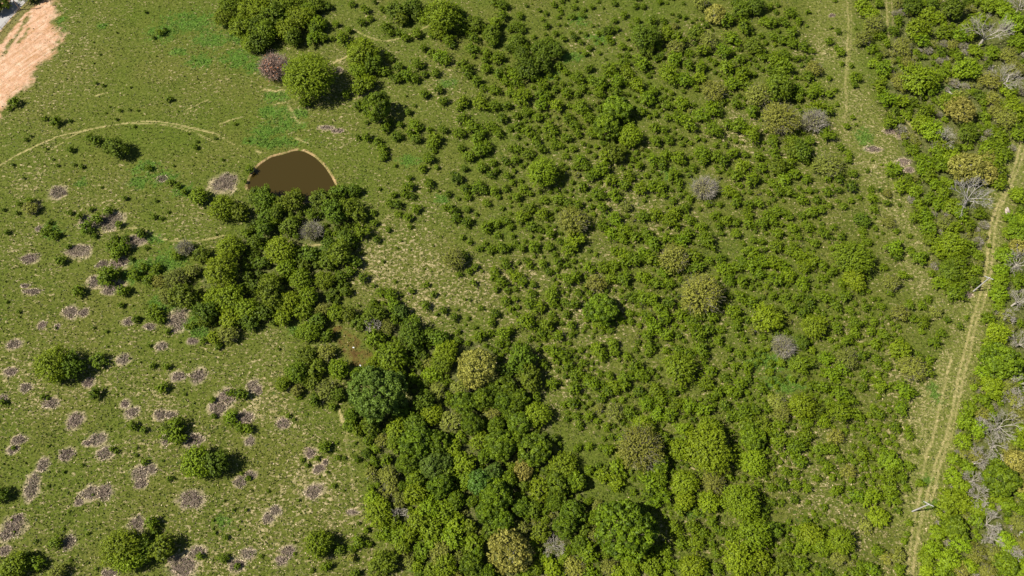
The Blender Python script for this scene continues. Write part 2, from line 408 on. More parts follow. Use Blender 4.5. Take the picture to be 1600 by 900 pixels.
# ------------------------------------------------------------------ survey of the plants
# every tile is 400 x 225 survey units; x,y,r inside it are in quarter units. A letter changes the kind:
# F feathery young tree, G green tree (a few at left stand in for a lone tree's shaded side), L broadleaf, O oak, T thin grey-green, Y budding, W lime, J shrub, B bare, D dead
TILES = {
(0, 0): """F 1460,30,95 1400,110,70 1520,180,80 1580,60,90 1560,270,60 G 1595,180,70 J 1000,205,28 1030,190,24 960,235,16
 625,340,10 600,520,14 645,535,14 585,395,8 730,203,10 750,690,14 810,685,12 860,690,12 725,745,14 840,790,14 660,705,10 815,545,10
 1060,620,25 90,640,40 60,680,20 350,760,40 280,740,22 440,755,16 190,850,14 160,875,18 910,75,14 1150,475,8 685,665,10
 560,860,30 600,880,40 1350,865,12 1470,775,14 1230,885,14 1550,880,12 1175,835,12""",
(400, 0): """F 30,60,95 60,200,80 170,40,85 250,20,70 G 110,110,80 20,260,75 F 200,190,75 280,110,80 180,120,60 G 230,240,60 370,30,60 F 390,150,55 330,60,60 J 450,40,35 G 370,180,50
 J 500,150,30 420,235,40 360,240,50 580,190,28 540,240,50 570,290,25 480,240,20 J 740,15,18 600,25,30 680,60,35 790,60,30 660,140,32 712,118,25
 G 880,70,70 980,40,60 910,120,45 1000,90,40 J 1040,125,30 810,170,45 840,205,28 890,205,30 935,235,35 1005,210,40
 F 660,330,110 640,440,60 G 720,400,70 J 680,520,75 640,560,50
 F 335,490,150 J 300,640,45
 L 755,675,96
 F 1165,110,120 G 1270,90,50 F 1150,190,60 J 1200,250,50 1100,215,32
 1290,180,45 G 1370,150,60 J 1360,235,45 G 1470,210,65 J 1500,150,50 1540,100,40 1590,180,30 1480,270,40 1350,300,50 1440,330,35 1510,360,50 1590,300,40 1430,375,35 1360,355,20
 1045,300,30 1100,335,35 1160,350,55 1190,385,35 1215,280,35 1010,400,45 1300,410,55 1320,460,45 1440,430,40 1520,460,50 1585,440,35 1120,455,35 890,420,40 880,490,45 940,470,55 990,490,40 1050,465,30 800,450,45 820,340,30 850,370,25
 1380,510,40 1425,550,30 1490,560,45 1560,510,40 1590,580,40 1050,590,38 1140,560,35 935,597,12 1170,630,38 1290,640,50 1400,640,60 1490,660,45 1270,680,25 1570,660,35
 950,700,28 990,660,15 690,765,20 560,590,35 640,660,38 1290,740,50 1350,790,60 1400,830,50 1470,790,45 1540,740,40 1270,830,45 990,780,50 1020,800,30 840,765,28 900,780,25 810,800,40 880,850,45 960,830,35
 1085,810,25 1170,810,35 1120,870,55 1000,870,40 690,860,35 640,860,22 760,890,35 1510,830,40 1590,800,30 1380,870,50 1540,30,45 1490,20,30""",
(800, 0): """J 310,10,20 400,5,15 540,10,15 640,20,25 920,10,25 970,20,12 1070,20,15 260,30,25 300,60,20 390,45,25 500,45,22 570,50,12 770,40,25 820,40,25 90,35,15 170,65,18 210,85,22 50,100,30
 190,120,18 290,105,20 310,85,15 380,105,25 345,115,12 450,60,20 440,95,25 700,95,30 780,130,28 870,130,45 945,130,30 1000,88,15 1045,100,18 1080,110,20 1030,130,15 1150,120,12 640,130,25 740,160,18 500,160,15 535,158,12 290,155,15
 335,155,15 215,160,28 30,165,45 60,190,30 135,230,22 210,215,15 270,210,25 320,240,28 370,205,14 425,200,14 460,215,20 390,235,30 430,265,22 540,210,22 600,190,45 655,180,25 600,245,30 625,265,22 550,270,15 515,250,12
 690,290,30 715,240,20 730,305,18 485,300,25 455,335,25 420,325,12 545,330,18 585,370,12 670,350,20 720,345,25 G 30,260,60 60,340,60 J 80,280,40 G 170,310,60 J 230,260,45 G 270,320,60 190,390,70 100,430,80 J 20,460,50
 30,520,40 130,480,50 290,415,35 335,450,30 480,430,35 410,490,50 370,480,20 490,500,35 550,520,60 545,580,45 700,390,45 720,450,50 810,400,60 860,415,25 620,430,50 590,460,30 660,510,55 780,530,65 650,570,45 440,555,35
 340,580,45 410,590,30 270,560,30 190,530,50 180,590,50 220,600,40 60,600,75 180,655,50 280,660,55 430,670,70 480,740,50 360,660,25 550,680,30 350,740,50 390,780,45 240,800,60 160,735,40 90,700,45 30,725,30 100,820,55 40,790,40
 410,835,35 340,860,40 265,885,35 150,885,40 500,830,50
 L 660,680,90 590,790,85 J 745,780,30 810,700,40 850,620,60 880,570,40 F 740,850,85 J 890,800,40 950,810,35 900,880,50 980,870,45
 G 830,240,90 790,200,50 840,320,50 J 910,280,40 F 965,215,50 J 1040,240,60 G 1150,200,55 T 1230,250,60 Y 1270,90,65 T 1180,20,50 T 1260,570,75 T 1550,590,85 T 1020,300,55
 J 1020,370,60 1105,330,35 1190,320,50 1100,400,50 930,350,30 900,370,30 980,460,80 1080,500,60 1180,490,50 1180,420,50 G 1440,60,60 1520,40,60 J 1350,120,60 1450,170,60 1380,240,60 G 1510,290,60 J 1430,370,45 1560,350,40 1320,320,60 1340,420,60
 1440,460,60 1380,520,60 1480,540,50 1240,680,60 1180,720,60 1060,640,60 970,660,40 1050,740,60 970,735,30 1100,780,60 1260,810,70 1350,780,40 1420,790,60 1500,840,70 1500,700,50 1400,650,40 1290,700,40 1580,140,40 1400,20,40""",
(1200, 0): """J 60,30,20 50,75,20 30,140,45 100,140,40 140,80,45 190,135,30 240,160,15 250,75,20 420,5,15 150,200,45 90,250,45 150,270,45 220,290,45 270,320,25 30,230,35 100,340,45 40,370,55 100,420,65 30,440,45 180,370,28 210,405,20 250,480,40
 T 290,430,50 G 60,550,100 J 180,560,50 300,560,55 380,590,35 420,565,22 185,610,40 270,590,40 T 80,740,115 N 285,755,85 J 300,670,55 370,690,50 370,840,55 30,880,50 150,880,55 260,880,40 430,655,18 380,260,32 395,170,15 435,195,25
 430,300,25 455,325,35 460,400,20 380,490,22 520,410,20 545,485,42 540,530,28 587,465,8 530,735,20 490,790,28 550,780,15 548,178,12
 W 590,40,55 640,90,55 J 690,25,38 T 660,160,70 590,245,55 W 660,220,30 J 700,220,35 740,270,35 650,310,40 W 660,400,35 J 690,350,30
 T 820,20,40 J 810,130,40 G 900,40,60 W 940,180,85 W 1000,90,50 G 1150,60,80 W 1060,110,45 T 840,290,65 J 960,260,60 T 870,390,40 W 720,430,55 W 950,490,115 T 830,510,65 J 700,540,55 740,620,70 1020,560,50 840,640,55 760,770,55
 W 1100,450,45 J 1090,210,60 1190,230,55 W 1250,430,85 1180,470,40 W 1250,190,75 1330,130,60 W 1530,150,80 1560,260,60 J 1300,320,55 T 1150,280,40 1200,600,50 W 1130,640,70 Y 1200,690,100 J 980,700,75 W 950,780,70 W 1020,820,90
 T 1400,620,55 W 1500,570,60 W 1530,680,80 T 1480,740,70 1420,700,50 G 1250,830,65 J 1450,850,60 1560,840,60 T 1400,500,70 1540,430,60 1500,350,60 W 1380,40,50 1470,60,60 G 1030,20,45 W 1400,330,50 J 1080,330,45 1180,350,45
 B 1385,200,150 1490,480,120 1590,30,90 1090,860,90""",
(0, 225): """G 725,25,75 J 440,35,28 120,375,22 105,430,18 435,430,25 500,455,30 540,520,55 570,410,20 610,470,45 680,420,35 745,505,28 590,575,24 380,730,38 885,560,42 720,590,28 700,640,50 770,650,55 730,695,45 820,720,22 790,590,28 430,640,25 915,650,18
 780,340,22 960,455,22 1010,465,18 975,355,15 1050,425,14 1085,135,12 1220,20,24 1390,98,14 1205,132,8 1560,160,35 1530,235,18 80,130,14 360,135,14 330,95,12 150,215,12 635,272,12 510,140,20 465,130,14 290,30,12 45,550,24 1070,240,28 1110,265,25 1150,300,28
 310,490,24 190,360,35 T 195,400,48 J 290,545,40 345,570,35 20,410,18
 F 1240,325,62 1390,400,90 G 1490,430,62 G 1595,330,60 N 1155,650,60 G 1260,690,55 F 1440,650,90 1385,790,125 T 1100,840,70 J 1100,700,38 680,820,75 650,850,45 850,820,50 930,850,45 900,770,35 980,780,40 T 1000,860,50 J 930,150,28 T 1200,800,50 J 1540,560,40 1350,565,12""",
(400, 225): """G 50,340,75 150,380,60 240,350,75 420,350,80 515,310,60 610,290,45 580,400,75 490,430,85 G 640,440,55 J 660,545,60 G 50,530,60 130,430,50 210,510,60 60,450,55 N 350,545,70 F 150,660,90 G 330,690,65 450,620,50 530,690,80 560,590,60 440,730,60 30,740,50 F 190,780,60 280,850,75 100,860,70 430,850,70 G 530,830,45 620,740,38 J 670,840,38 G 350,440,45 300,760,45
 J 730,430,28 740,495,28 825,535,24 960,515,22 755,600,30 790,30,38 800,70,36 790,95,24 1080,90,45 1040,155,32 1130,145,22 870,135,16 955,210,28 955,265,45 930,315,38 860,320,28 970,325,30 1080,245,38 1080,290,15 1140,295,12 770,280,16 820,245,9
 840,375,35 880,380,38 1000,405,38 890,440,28 950,460,38 1100,5,38 1110,45,25 1280,25,32 1330,80,45 1400,40,55 1440,15,45 1410,150,42 1480,120,32 1500,170,28 1465,195,32 1560,110,38 1570,200,32 1590,35,28 1300,155,28 1255,215,45 1230,185,22 1310,280,45
 1390,270,52 1420,290,38 1490,295,38 1510,330,25 1560,280,32 1320,330,32 1200,315,28 1260,340,18 1440,370,32 1540,400,20 1320,410,28 1375,440,18 1230,420,45 1250,465,42 1180,400,24 1320,490,42 1440,520,45 1500,500,38 1510,570,28 1560,480,38 1590,520,28
 1290,585,22 1335,615,24 1430,630,24 1395,655,28 1470,660,38 1540,650,45 1590,640,28 1105,635,11 905,605,11 1155,580,11 880,650,12 965,660,8 T 1240,720,75 J 1290,700,45 1370,770,28 1330,800,28 1270,815,24 1410,795,14 1490,795,38 1560,750,42 1530,860,50
 1480,840,28 1360,870,28 1590,800,28 1050,780,11 1095,795,10 795,735,14 1065,880,24 870,860,14 735,885,18 940,885,11 655,680,12""",
(800, 225): """F 190,180,105 G 300,190,40 T 380,480,100 J 390,600,70 N 1205,275,85 T 530,870,60 T 710,390,42 J 260,20,25 300,10,30 380,30,30 180,30,40 100,60,50 30,30,40 20,100,35 70,280,40 30,330,40 110,310,25 430,100,50 460,140,40 400,140,35 440,270,40 500,190,55 340,150,20
 290,350,45 350,370,40 410,380,40 200,350,35 110,400,50 190,440,50 60,460,55 120,520,45 180,540,30 240,560,40 140,640,50 230,640,40 60,650,35 20,620,25 360,650,55 300,610,30 90,730,30 110,760,30 190,750,35 230,800,35 290,740,40 340,760,25 380,730,25 30,830,50 60,860,45 350,850,55 400,830,45 130,880,30 290,830,22
 G 640,60,70 J 590,80,60 560,160,60 620,230,60 540,310,60 640,320,55 730,200,50 700,260,45 560,400,45 640,470,60 560,510,50 620,560,55 700,540,55 770,580,45 690,600,40 880,100,50 960,70,45 940,130,40 1040,90,55 1130,150,35 1190,60,70 1190,110,40 1280,80,50 1320,110,45 1380,60,45 1440,140,55 1400,200,45 1500,220,60 1560,150,45 1540,80,40
 1350,300,50 1400,330,40 1400,370,40 1480,380,40 1540,370,40 1225,375,30 1295,380,25 1110,345,30 1005,355,32 950,325,25 1010,190,50 1040,240,35 1050,280,25 880,260,50 800,280,50 930,270,45
 1080,400,40 1020,430,55 1110,470,50 1180,520,45 1210,600,70 1060,600,55 970,590,55 1100,560,45 1030,530,25 980,480,60 900,440,55 880,620,60 840,560,50 820,450,55 1270,450,40 1340,480,50 1290,510,35 1400,490,35 1470,440,50 1480,500,45 1560,500,50 1590,450,40 1400,560,40 1310,560,24 1510,600,30 1560,610,30
 700,690,60 760,720,60 640,670,35 820,690,60 870,720,60 700,750,40 640,760,45 570,770,50 480,770,50 T 1010,720,90 J 1130,700,55 1160,770,50 1230,730,35 1100,780,40 1300,720,40 1330,780,55 1400,770,45 1500,680,60 1560,740,55 1500,760,60 1440,740,50 1540,810,50 1360,850,50 950,800,50 820,830,60 700,840,60 620,840,50 1440,860,45 900,870,50 980,870,50""",
(1200, 225): """G 200,40,75 60,140,60 150,30,60 J 100,220,55 40,60,50 130,120,50 30,250,40 170,190,45 240,220,40 130,300,50 210,350,45 70,300,40 300,350,35 330,410,40 270,430,45 60,420,60 20,480,45 130,450,40 210,450,35 150,530,45 60,560,45 250,510,50
 T 380,130,90 J 450,20,30 500,60,30 530,185,35 500,100,30 440,215,42 370,215,30 520,265,45 370,300,40 440,290,30 650,100,12 620,165,18 710,130,12 790,160,55 765,185,35 640,280,30 710,295,25 830,265,60 T 740,310,30 J 920,290,60 650,340,40 515,355,25 570,335,22 470,390,30
 660,410,35 740,370,30 820,380,18 T 755,485,45 J 665,460,15 670,525,25 715,555,15 800,545,25 885,575,20 680,580,15 620,615,35 590,580,22 455,580,35 410,520,28 350,560,48 190,580,30 290,620,40 245,600,20 840,610,12 890,665,30 945,715,55 990,700,20 790,650,65 800,700,40
 840,820,40 720,770,30 630,830,22 900,830,12 1020,810,30 T 770,870,60 G 590,470,55 J 590,540,30
 F 530,710,115 F 540,850,75 J 150,660,60 50,640,55 40,740,60 200,700,50 280,730,50 230,770,55 340,760,40 130,820,55 220,870,60 50,850,60 400,800,40 460,870,40 340,840,40 90,760,50
 J 900,40,50 980,110,70 1060,60,60 1100,130,70 1010,200,60 960,170,50 1040,250,50 G 1080,20,50 W 1150,90,60 Y 1240,150,115 1350,180,75 B 1290,320,150 J 1420,100,60 1480,60,60 1450,180,55 1440,250,55 1100,300,60 1060,380,50 950,380,60 1010,340,50 980,450,60 920,460,50 W 1000,530,55 J 1020,600,60 T 1090,500,45
 W 1150,390,55 J 1200,440,60 1260,510,50 1170,520,50 1320,440,50 F 1150,630,90 J 1060,670,60 1180,740,80 1260,650,60 1310,700,45 G 1130,800,70 J 1080,870,55 1240,810,60 1300,790,40 1220,880,50 1130,880,50 1380,635,18
 W 1560,320,60 J 1530,470,60 1590,420,50 W 1560,560,75 1510,560,45 1580,480,50 Y 1560,640,60 W 1480,700,60 W 1460,790,55 1440,870,60 B 1570,740,100 J 1560,850,60 1440,20,50 1360,30,60 T 1380,80,50""",
(0, 450): """F 340,480,120 G 440,490,90 J 350,560,50 615,445,58 595,660,45 490,20,45 770,20,48 850,195,30 960,160,60 1000,200,40 G 1150,60,90 T 1050,50,60 G 1290,150,75 F 1340,60,80 1430,60,95 1540,130,85 1440,200,65 G 1560,210,60 1290,200,50 T 1430,290,60 F 1340,310,48
 J 1365,365,30 1270,330,28 1015,625,42 1155,665,15 955,487,24 1040,492,28 930,360,16 755,110,24 350,250,11 665,270,15 580,250,14 115,150,16 45,85,14 15,715,30 1510,665,48 1440,655,28 1330,700,26 1440,810,55 1500,870,38 1550,880,38 1335,800,24 1090,865,72
 830,865,38 900,885,28 670,365,9 875,465,9 950,560,8 810,440,10 750,625,10 1210,720,10 1050,270,24 1120,340,10 1210,230,30 270,680,22 300,690,15 730,665,8 1170,240,24 1440,30,60""",
(400, 450): """G 100,50,95 F 200,90,85 G 50,150,65 F 170,180,60 330,60,65 300,140,65 G 380,210,58 F 330,270,75 T 420,140,50 G 450,300,40 F 500,155,60 G 580,170,48 J 250,290,28
 B 740,230,75 G 735,170,80 J 735,95,32 G 640,220,50 J 740,320,75 840,40,50 780,30,38 860,110,58 O 905,150,50 J 980,195,38 870,190,48 T 820,240,50 J 1060,110,38 G 970,290,95 1080,300,55 1150,320,65 1000,370,55 F 850,430,105 730,490,55 1190,400,75 1160,460,75 W 1100,540,55 T 1080,480,42
 Y 1380,500,140 T 1280,620,65 L 1560,620,75 G 1560,520,55
 G 310,420,60 T 440,400,55 G 260,530,75 370,500,70 F 520,510,65 170,600,50 G 350,590,50 T 440,640,70 G 500,670,48 J 370,700,48 270,680,22 T 260,640,40
 O 755,655,195 L 640,700,50 870,560,50 L 900,780,60 L 600,800,50 L 640,540,50 L 590,860,50 L 890,540,50
 G 1050,710,75 T 1130,650,60 F 1100,790,75 L 1300,720,80 1420,700,75 1480,650,55 T 1230,820,70 L 1350,850,75 T 1480,770,55 L 1540,710,70 1500,860,55 1580,780,50 G 1000,860,85 F 880,880,70 G 720,860,65 F 620,880,45
 J 970,20,26 1110,40,26 1180,45,9 1170,140,34 1130,165,18 1305,70,14 1335,75,14 1255,135,14 1240,185,34 1325,190,18 1405,125,22 1490,160,40 1560,80,38 1470,215,34 1370,245,18 1310,228,11 1260,275,24 1400,300,48 1470,280,28 1550,290,58 1590,270,28 1520,350,38
 1590,130,28 1500,10,28 1570,15,28 640,110,14 530,45,14 905,45,14 140,380,14 200,800,20 240,820,14 1565,160,9 480,740,30""",
(800, 450): """L 560,130,105 F 550,220,50 T 1180,45,125 W 1590,190,95 F 1050,500,105 G 60,450,95 110,560,85 J 50,370,55 F 160,790,85 L 40,700,70 50,850,75 T 640,780,60 F 820,870,80 J 1070,880,60 F 1230,880,85
 J 120,35,35 250,30,50 410,30,35 20,70,25 20,160,25 110,100,50 170,120,55 250,80,50 330,90,35 390,100,45 90,210,75 250,165,28 340,165,35 370,235,38 220,230,60 180,280,40 290,300,45 200,320,20 500,308,15 610,265,30 735,160,35 740,210,30
 540,390,60 630,350,45 560,430,40 520,370,35 640,400,40 270,400,60 210,380,25 330,430,50 280,460,30 430,390,28 440,470,35 500,470,18 350,490,50 390,550,45 420,530,40 500,600,55 470,560,35 390,630,50 250,600,45 290,590,20 150,680,42 380,720,50 320,730,28 460,680,22
 340,820,25 420,860,35 400,800,38 480,800,40 690,700,28 560,600,30 600,640,50 560,690,40 640,620,55 710,560,60 700,600,50 770,490,50 720,430,35 830,560,40 800,540,50 870,520,30 900,640,60 790,650,45 930,700,50 840,720,60 730,780,60 910,790,60 990,790,55 1110,740,60 1030,720,55 1000,650,40
 820,60,60 750,60,50 870,70,60 980,90,50 920,130,50 840,180,50 1050,170,45 950,190,60 880,250,60 960,290,60 840,300,45 860,370,45 850,410,30 1120,210,50 1180,170,40 1240,180,50 1160,290,70 1220,260,50 1300,260,35 1290,330,40 1180,390,60 1100,410,45 1040,390,45 960,390,30 1200,470,28 1240,520,50
 1330,560,40 1210,600,60 1290,650,50 1360,640,50 1420,600,50 1400,660,45 1470,570,35 1240,690,40 1350,380,30 1420,410,38 1490,410,32 1560,390,25 1450,325,30 1400,240,40 1420,200,28 1500,90,50 1430,60,50 1380,150,60 1470,500,45 1390,490,35 1560,630,45 1440,780,70 1510,760,50 1370,800,50 1330,740,50 1590,750,40 1200,760,60 1540,460,25 1570,310,28
 G 1480,870,70 1570,860,60""",
(1200, 450): """N 90,370,75 G 200,340,55 J 210,480,85 F 290,240,80 G 30,170,65 F 820,390,68 T 820,160,60 490,440,75 T 900,500,80 J 990,520,55 20,470,30 80,470,35 80,570,28
 100,70,40 30,50,35 190,60,45 260,90,50 350,60,50 480,50,50 420,110,45 140,120,50 220,150,50 580,20,30 660,210,34 610,120,34 540,220,55 490,330,48 540,280,45 720,290,45 670,350,45 640,270,38 510,140,35 880,110,38 960,110,38 T 1050,150,38 J 970,210,52 900,190,38 1120,200,28 1195,240,28 1080,280,38
 1040,340,45 1240,185,20 960,270,28 830,320,24 430,250,48 430,370,32 360,440,55 590,420,45 680,450,42 740,490,38 400,540,55 460,500,52 600,545,42 690,540,28 1010,450,35 940,430,38 590,620,38 700,610,55 690,680,20 850,640,65 900,660,38 830,750,55 690,790,48 660,750,28 790,870,45
 870,880,28 720,730,20 450,660,70 510,700,48 270,610,38 340,620,52 450,780,85 560,800,45 F 210,740,85 T 60,720,60 T 80,790,60 G 300,770,50 J 350,830,55 240,840,55 70,850,50 380,720,40 640,880,30 760,30,30 1000,70,30
 W 1430,280,75 L 1450,450,115 W 1340,530,55 1400,620,75 1260,745,55 1230,830,65 T 1500,620,60 B 1565,80,90 J 1440,120,48 T 1480,170,50 B 1590,340,85 B 1470,860,120 1540,690,75 1500,180,60 1340,850,60 T 1560,710,60 1560,800,60 J 1170,30,65 W 1440,40,60 1380,350,45 1550,560,50 J 1540,480,50 1560,640,50 W 1310,880,60 J 1400,800,50 1350,700,50 W 1590,880,50 J 1370,190,50 T 1340,790,45 B 1570,590,80""",
(0, 675): """F 1235,190,105 G 1350,195,90 F 770,720,125 800,790,100 G 900,740,85 G 1020,720,75 J 950,570,52 970,630,30 350,690,48 T 435,800,10 F 110,830,80 F 60,860,60 J 230,820,55 T 360,880,55 J 180,770,30 G 0,390,55
 J 850,145,16 850,100,14 510,207,14 400,250,14 700,110,22 730,120,18 905,190,28 1060,292,24 1015,180,12 430,497,12 393,607,14 300,90,11 1345,630,16 1410,660,24 1330,605,11 1400,430,11 1460,485,16 1540,487,16 1330,550,14 440,805,16 225,680,14 600,855,14
 1395,790,40 1480,840,28 1250,775,28 1090,20,70 1130,40,45 85,100,16 1510,260,14 300,340,12 20,200,9 310,460,9 620,575,9 1500,560,12 1490,610,12 580,390,10 1550,290,24 75,550,12 610,460,8 550,820,10 1215,570,8 550,635,15""",
(400, 675): """J 430,95,48 505,70,14 550,165,18 510,160,24 630,170,28 735,180,34 320,205,20 290,175,18 385,165,20 445,250,14 485,335,20 265,425,14 310,465,9 75,370,14 350,20,8 640,570,14 690,610,28 640,690,50 700,700,28 600,730,32 520,730,42 30,780,16 440,840,38 350,865,18 240,690,11 550,365,11 240,760,14 320,790,12 620,890,40 230,650,8
 F 390,700,90 G 440,710,50 G 790,820,85 W 735,420,55 F 770,510,85 J 720,350,28 860,560,60 W 900,650,65 J 820,640,55 770,650,38 T 790,55,50 J 700,60,38 740,20,40 620,70,14 T 600,790,30
 W 850,60,50 G 880,20,60 L 1000,60,100 1130,60,85 950,190,85 O 1100,210,80 1180,190,60 L 1000,300,65 1150,340,80 W 1300,190,75 1320,300,60 1400,60,65 L 1530,80,95 1430,150,48 O 1400,320,75 1480,260,65 L 1500,400,100 1450,500,80 1540,550,80 1580,300,60
 F 1000,390,75 W 1080,480,85 1180,500,75 1250,570,75 F 1020,550,75 W 1100,610,75 1230,660,75 1100,700,55 1360,700,60 1040,740,55 T 1150,760,75 F 1180,840,75 L 1350,830,80 G 1340,600,50 T 1260,790,45 F 1100,870,55 950,640,55 L 1380,770,55 T 850,350,45 830,280,65 900,430,48 B 890,510,60 F 920,720,48 W 1000,840,40 T 960,820,40
 Y 1580,745,148 G 1470,620,60 L 1250,430,60 G 1200,260,50 T 1250,880,40 W 1230,100,60 L 1450,880,50""",
(800, 675): """L 710,610,175
 L 20,50,65 140,110,100 Y 70,240,60 F 320,210,85 L 280,330,80 400,310,65 F 180,360,75 L 270,430,65 380,500,80 330,590,85 L 60,470,60 G 180,630,65 J 480,760,75 L 420,700,55 B 260,700,70 T 400,850,70 J 480,880,55 W 250,850,55 T 610,850,55 F 660,880,50 740,850,55 F 870,830,75 J 970,820,55 1040,830,50 F 1130,850,90
 T 800,100,140 L 920,200,65 F 920,300,55 J 870,310,75 F 1050,110,70 F 1230,110,145 T 1310,210,55 L 1500,40,80 F 1510,190,85 T 1260,320,80 F 1080,320,90 F 1080,430,60 J 1050,480,55 F 1230,440,75 F 1430,440,125 F 1510,640,105 F 1420,800,110 1550,810,75
 J 1020,600,60 1130,590,58 W 1150,700,55 J 1250,700,34 1360,640,48 890,440,60 950,400,55 850,390,48 660,220,55 560,270,55 650,320,58 560,100,28 410,100,34 480,90,34 600,110,45 640,350,28 760,380,28 540,210,25 620,30,30 700,40,60 950,40,50 1300,620,45 1190,630,45 1250,560,45 1060,700,50 960,740,45 480,240,40 T 60,600,50 G 130,480,60 J 1280,850,45 1200,860,45 1570,500,50""",
(1200, 675): """J 60,50,75 170,90,75 230,30,65 330,110,55 200,190,55 370,220,48 330,180,38 T 420,30,48 J 400,110,48 450,170,38 510,160,28 590,140,52 540,190,28 600,200,28 610,230,20 670,120,20 715,100,24 660,40,38 680,60,28 540,35,14 880,25,34 800,85,24 875,125,18 920,120,24
 W 760,180,75 J 770,260,65 830,290,48 880,215,38 750,350,65 780,420,55 650,400,65 560,400,55 600,430,38 860,350,32 F 690,530,65 J 740,520,30 810,495,32 T 500,250,48 J 520,300,28 300,290,34 240,350,38 90,330,45 170,330,42 20,350,38 420,370,42 450,350,28 160,420,34 250,440,20 350,470,28 285,510,22 25,440,34
 50,500,12 520,475,14 210,525,9 355,525,12 470,400,14 F 450,680,90 G 30,610,65 F 270,640,75 J 180,620,45 120,610,28 F 330,720,65 J 220,720,65 120,720,45 G 100,820,55 J 200,830,65 60,850,55 240,560,38 T 440,780,55 J 580,840,45 650,860,55 560,880,45 370,885,38 680,740,45 T 810,770,48 J 850,680,28 880,570,28 870,640,24 T 610,590,45 J 945,320,34 T 740,790,40 J 820,860,45
 W 1220,60,60 1160,170,48 1160,280,55 1140,420,75 1220,440,65 1100,500,65 L 1160,600,75 W 1060,630,55 1020,740,55 990,800,55 990,870,48 1200,340,55 L 1450,300,105 W 1440,400,55 T 1300,150,50 Y 1540,180,80 1580,330,55 B 1430,80,90 1320,170,80 1290,300,70 1320,400,75 1385,570,85 1400,650,70 W 1200,700,65 W 1130,800,75 Y 1200,860,55 T 1300,760,65 1400,760,60 W 1490,690,65 L 1480,820,75 T 1560,570,55 1570,700,55 W 1500,450,60 1320,480,55 1550,60,55 1580,870,55 T 1370,870,55 J 1560,790,50 W 1080,880,50 1250,230,45 1300,560,50 1380,470,40 J 1420,180,50 T 1500,100,50 W 1260,840,50 B 1550,770,70"""}
# low mats of dead bramble: centre, half width, half height, in the same tile units
BRAMBLE = {
(0, 225): """360,300,50,40 185,715,55,32 690,480,70,60 490,665,70,45 240,530,22,22 1405,240,70,68 640,750,35,28 740,740,55,42 590,860,35,38 700,880,60,28 155,885,25,16 850,600,55,35 545,490,42,45 200,395,42,45 400,305,18,14 1010,215,35,20""",
(0, 450): """200,20,52,20 680,15,38,24 440,150,40,42 520,150,28,28 263,230,27,25 355,240,18,18 85,350,42,28 65,520,36,28 160,622,38,28 765,445,34,32 550,590,34,30 315,720,48,35 465,830,48,48 780,725,26,24 825,775,34,32 1000,790,38,32 1065,790,34,24 1010,362,34,28 800,210,34,24 1115,550,38,32 1240,545,46,42 1110,200,55,80 1410,680,55,55 1575,610,32,42 1360,750,48,45 1530,810,46,46 935,240,38,20 1200,330,28,18 20,690,24,24""",
(0, 675): """115,50,42,32 80,108,36,26 200,340,42,75 270,205,34,40 605,45,44,38 545,68,26,18 655,130,46,38 415,140,42,40 560,380,48,46 650,375,46,48 490,435,26,24 880,260,44,50 880,320,34,30 940,230,38,28 1215,50,52,42 1195,420,72,52 1500,310,42,36 1565,265,32,22 1140,835,76,60 1230,750,48,32 1545,760,42,32 1475,830,46,38 690,880,52,28 85,590,66,60 30,640,36,36 105,540,36,28 30,740,36,26 1560,55,28,28 1040,50,32,34 855,580,48,50 430,690,32,44""",
(400, 675): """120,490,38,30 75,535,34,34 200,745,42,34 160,800,34,30 335,130,34,32 390,230,34,28 360,370,55,42 600,500,34,18 430,190,18,18""",
(400, 450): """170,845,36,36 10,635,24,34 960,30,10,10""",
(400, 0): """440,795,40,16 510,815,34,18 515,435,26,20""",
(1200, 0): """770,820,40,24 850,850,40,20 400,95,20,14""",
(1200, 225): """660,30,50,20 850,110,45,24 880,160,35,18""",
(1200, 450): """1240,40,40,20""",
}
# patches of lush blue-green weeds (survey units): x, y, half width, half height
WEEDS = [(300,35,42,22),(330,62,30,18),(372,92,26,18),(395,105,18,14),(255,50,22,18),(315,95,22,14),(430,150,20,12),(425,175,22,14),(445,195,26,16),(415,205,18,20),(440,222,30,9),(420,225,22,8),(470,178,14,10),
 (395,220,14,8),(228,262,22,12),(250,278,26,12),(215,285,14,12),(285,298,16,10),(128,285,10,9),(82,362,14,14),(240,372,14,10),(230,420,30,16),(265,410,26,20),(210,430,22,12),(245,475,14,10),(270,480,20,9),(300,505,18,14),(315,520,16,9),
 (455,302,12,8),(400,370,10,10),(500,395,14,10),(462,515,12,12),(348,815,12,12),(650,885,14,8),(905,30,14,12),(940,60,18,14),(892,90,18,10),(860,118,14,10),(700,130,14,8),(690,310,14,8),(640,250,18,10),(1460,135,14,10),(1495,138,16,10),(1350,215,14,20),
 (1045,270,12,10),(1065,700,30,14),(1080,800,20,10),(280,80,14,8),(160,40,8,6),(95,32,7,8),(97,50,6,10),(400,60,20,16),(375,60,24,14),(1200,565,40,16),(1220,600,30,14),(1460,615,10,18),(1450,750,12,8),(1455,790,14,10)]
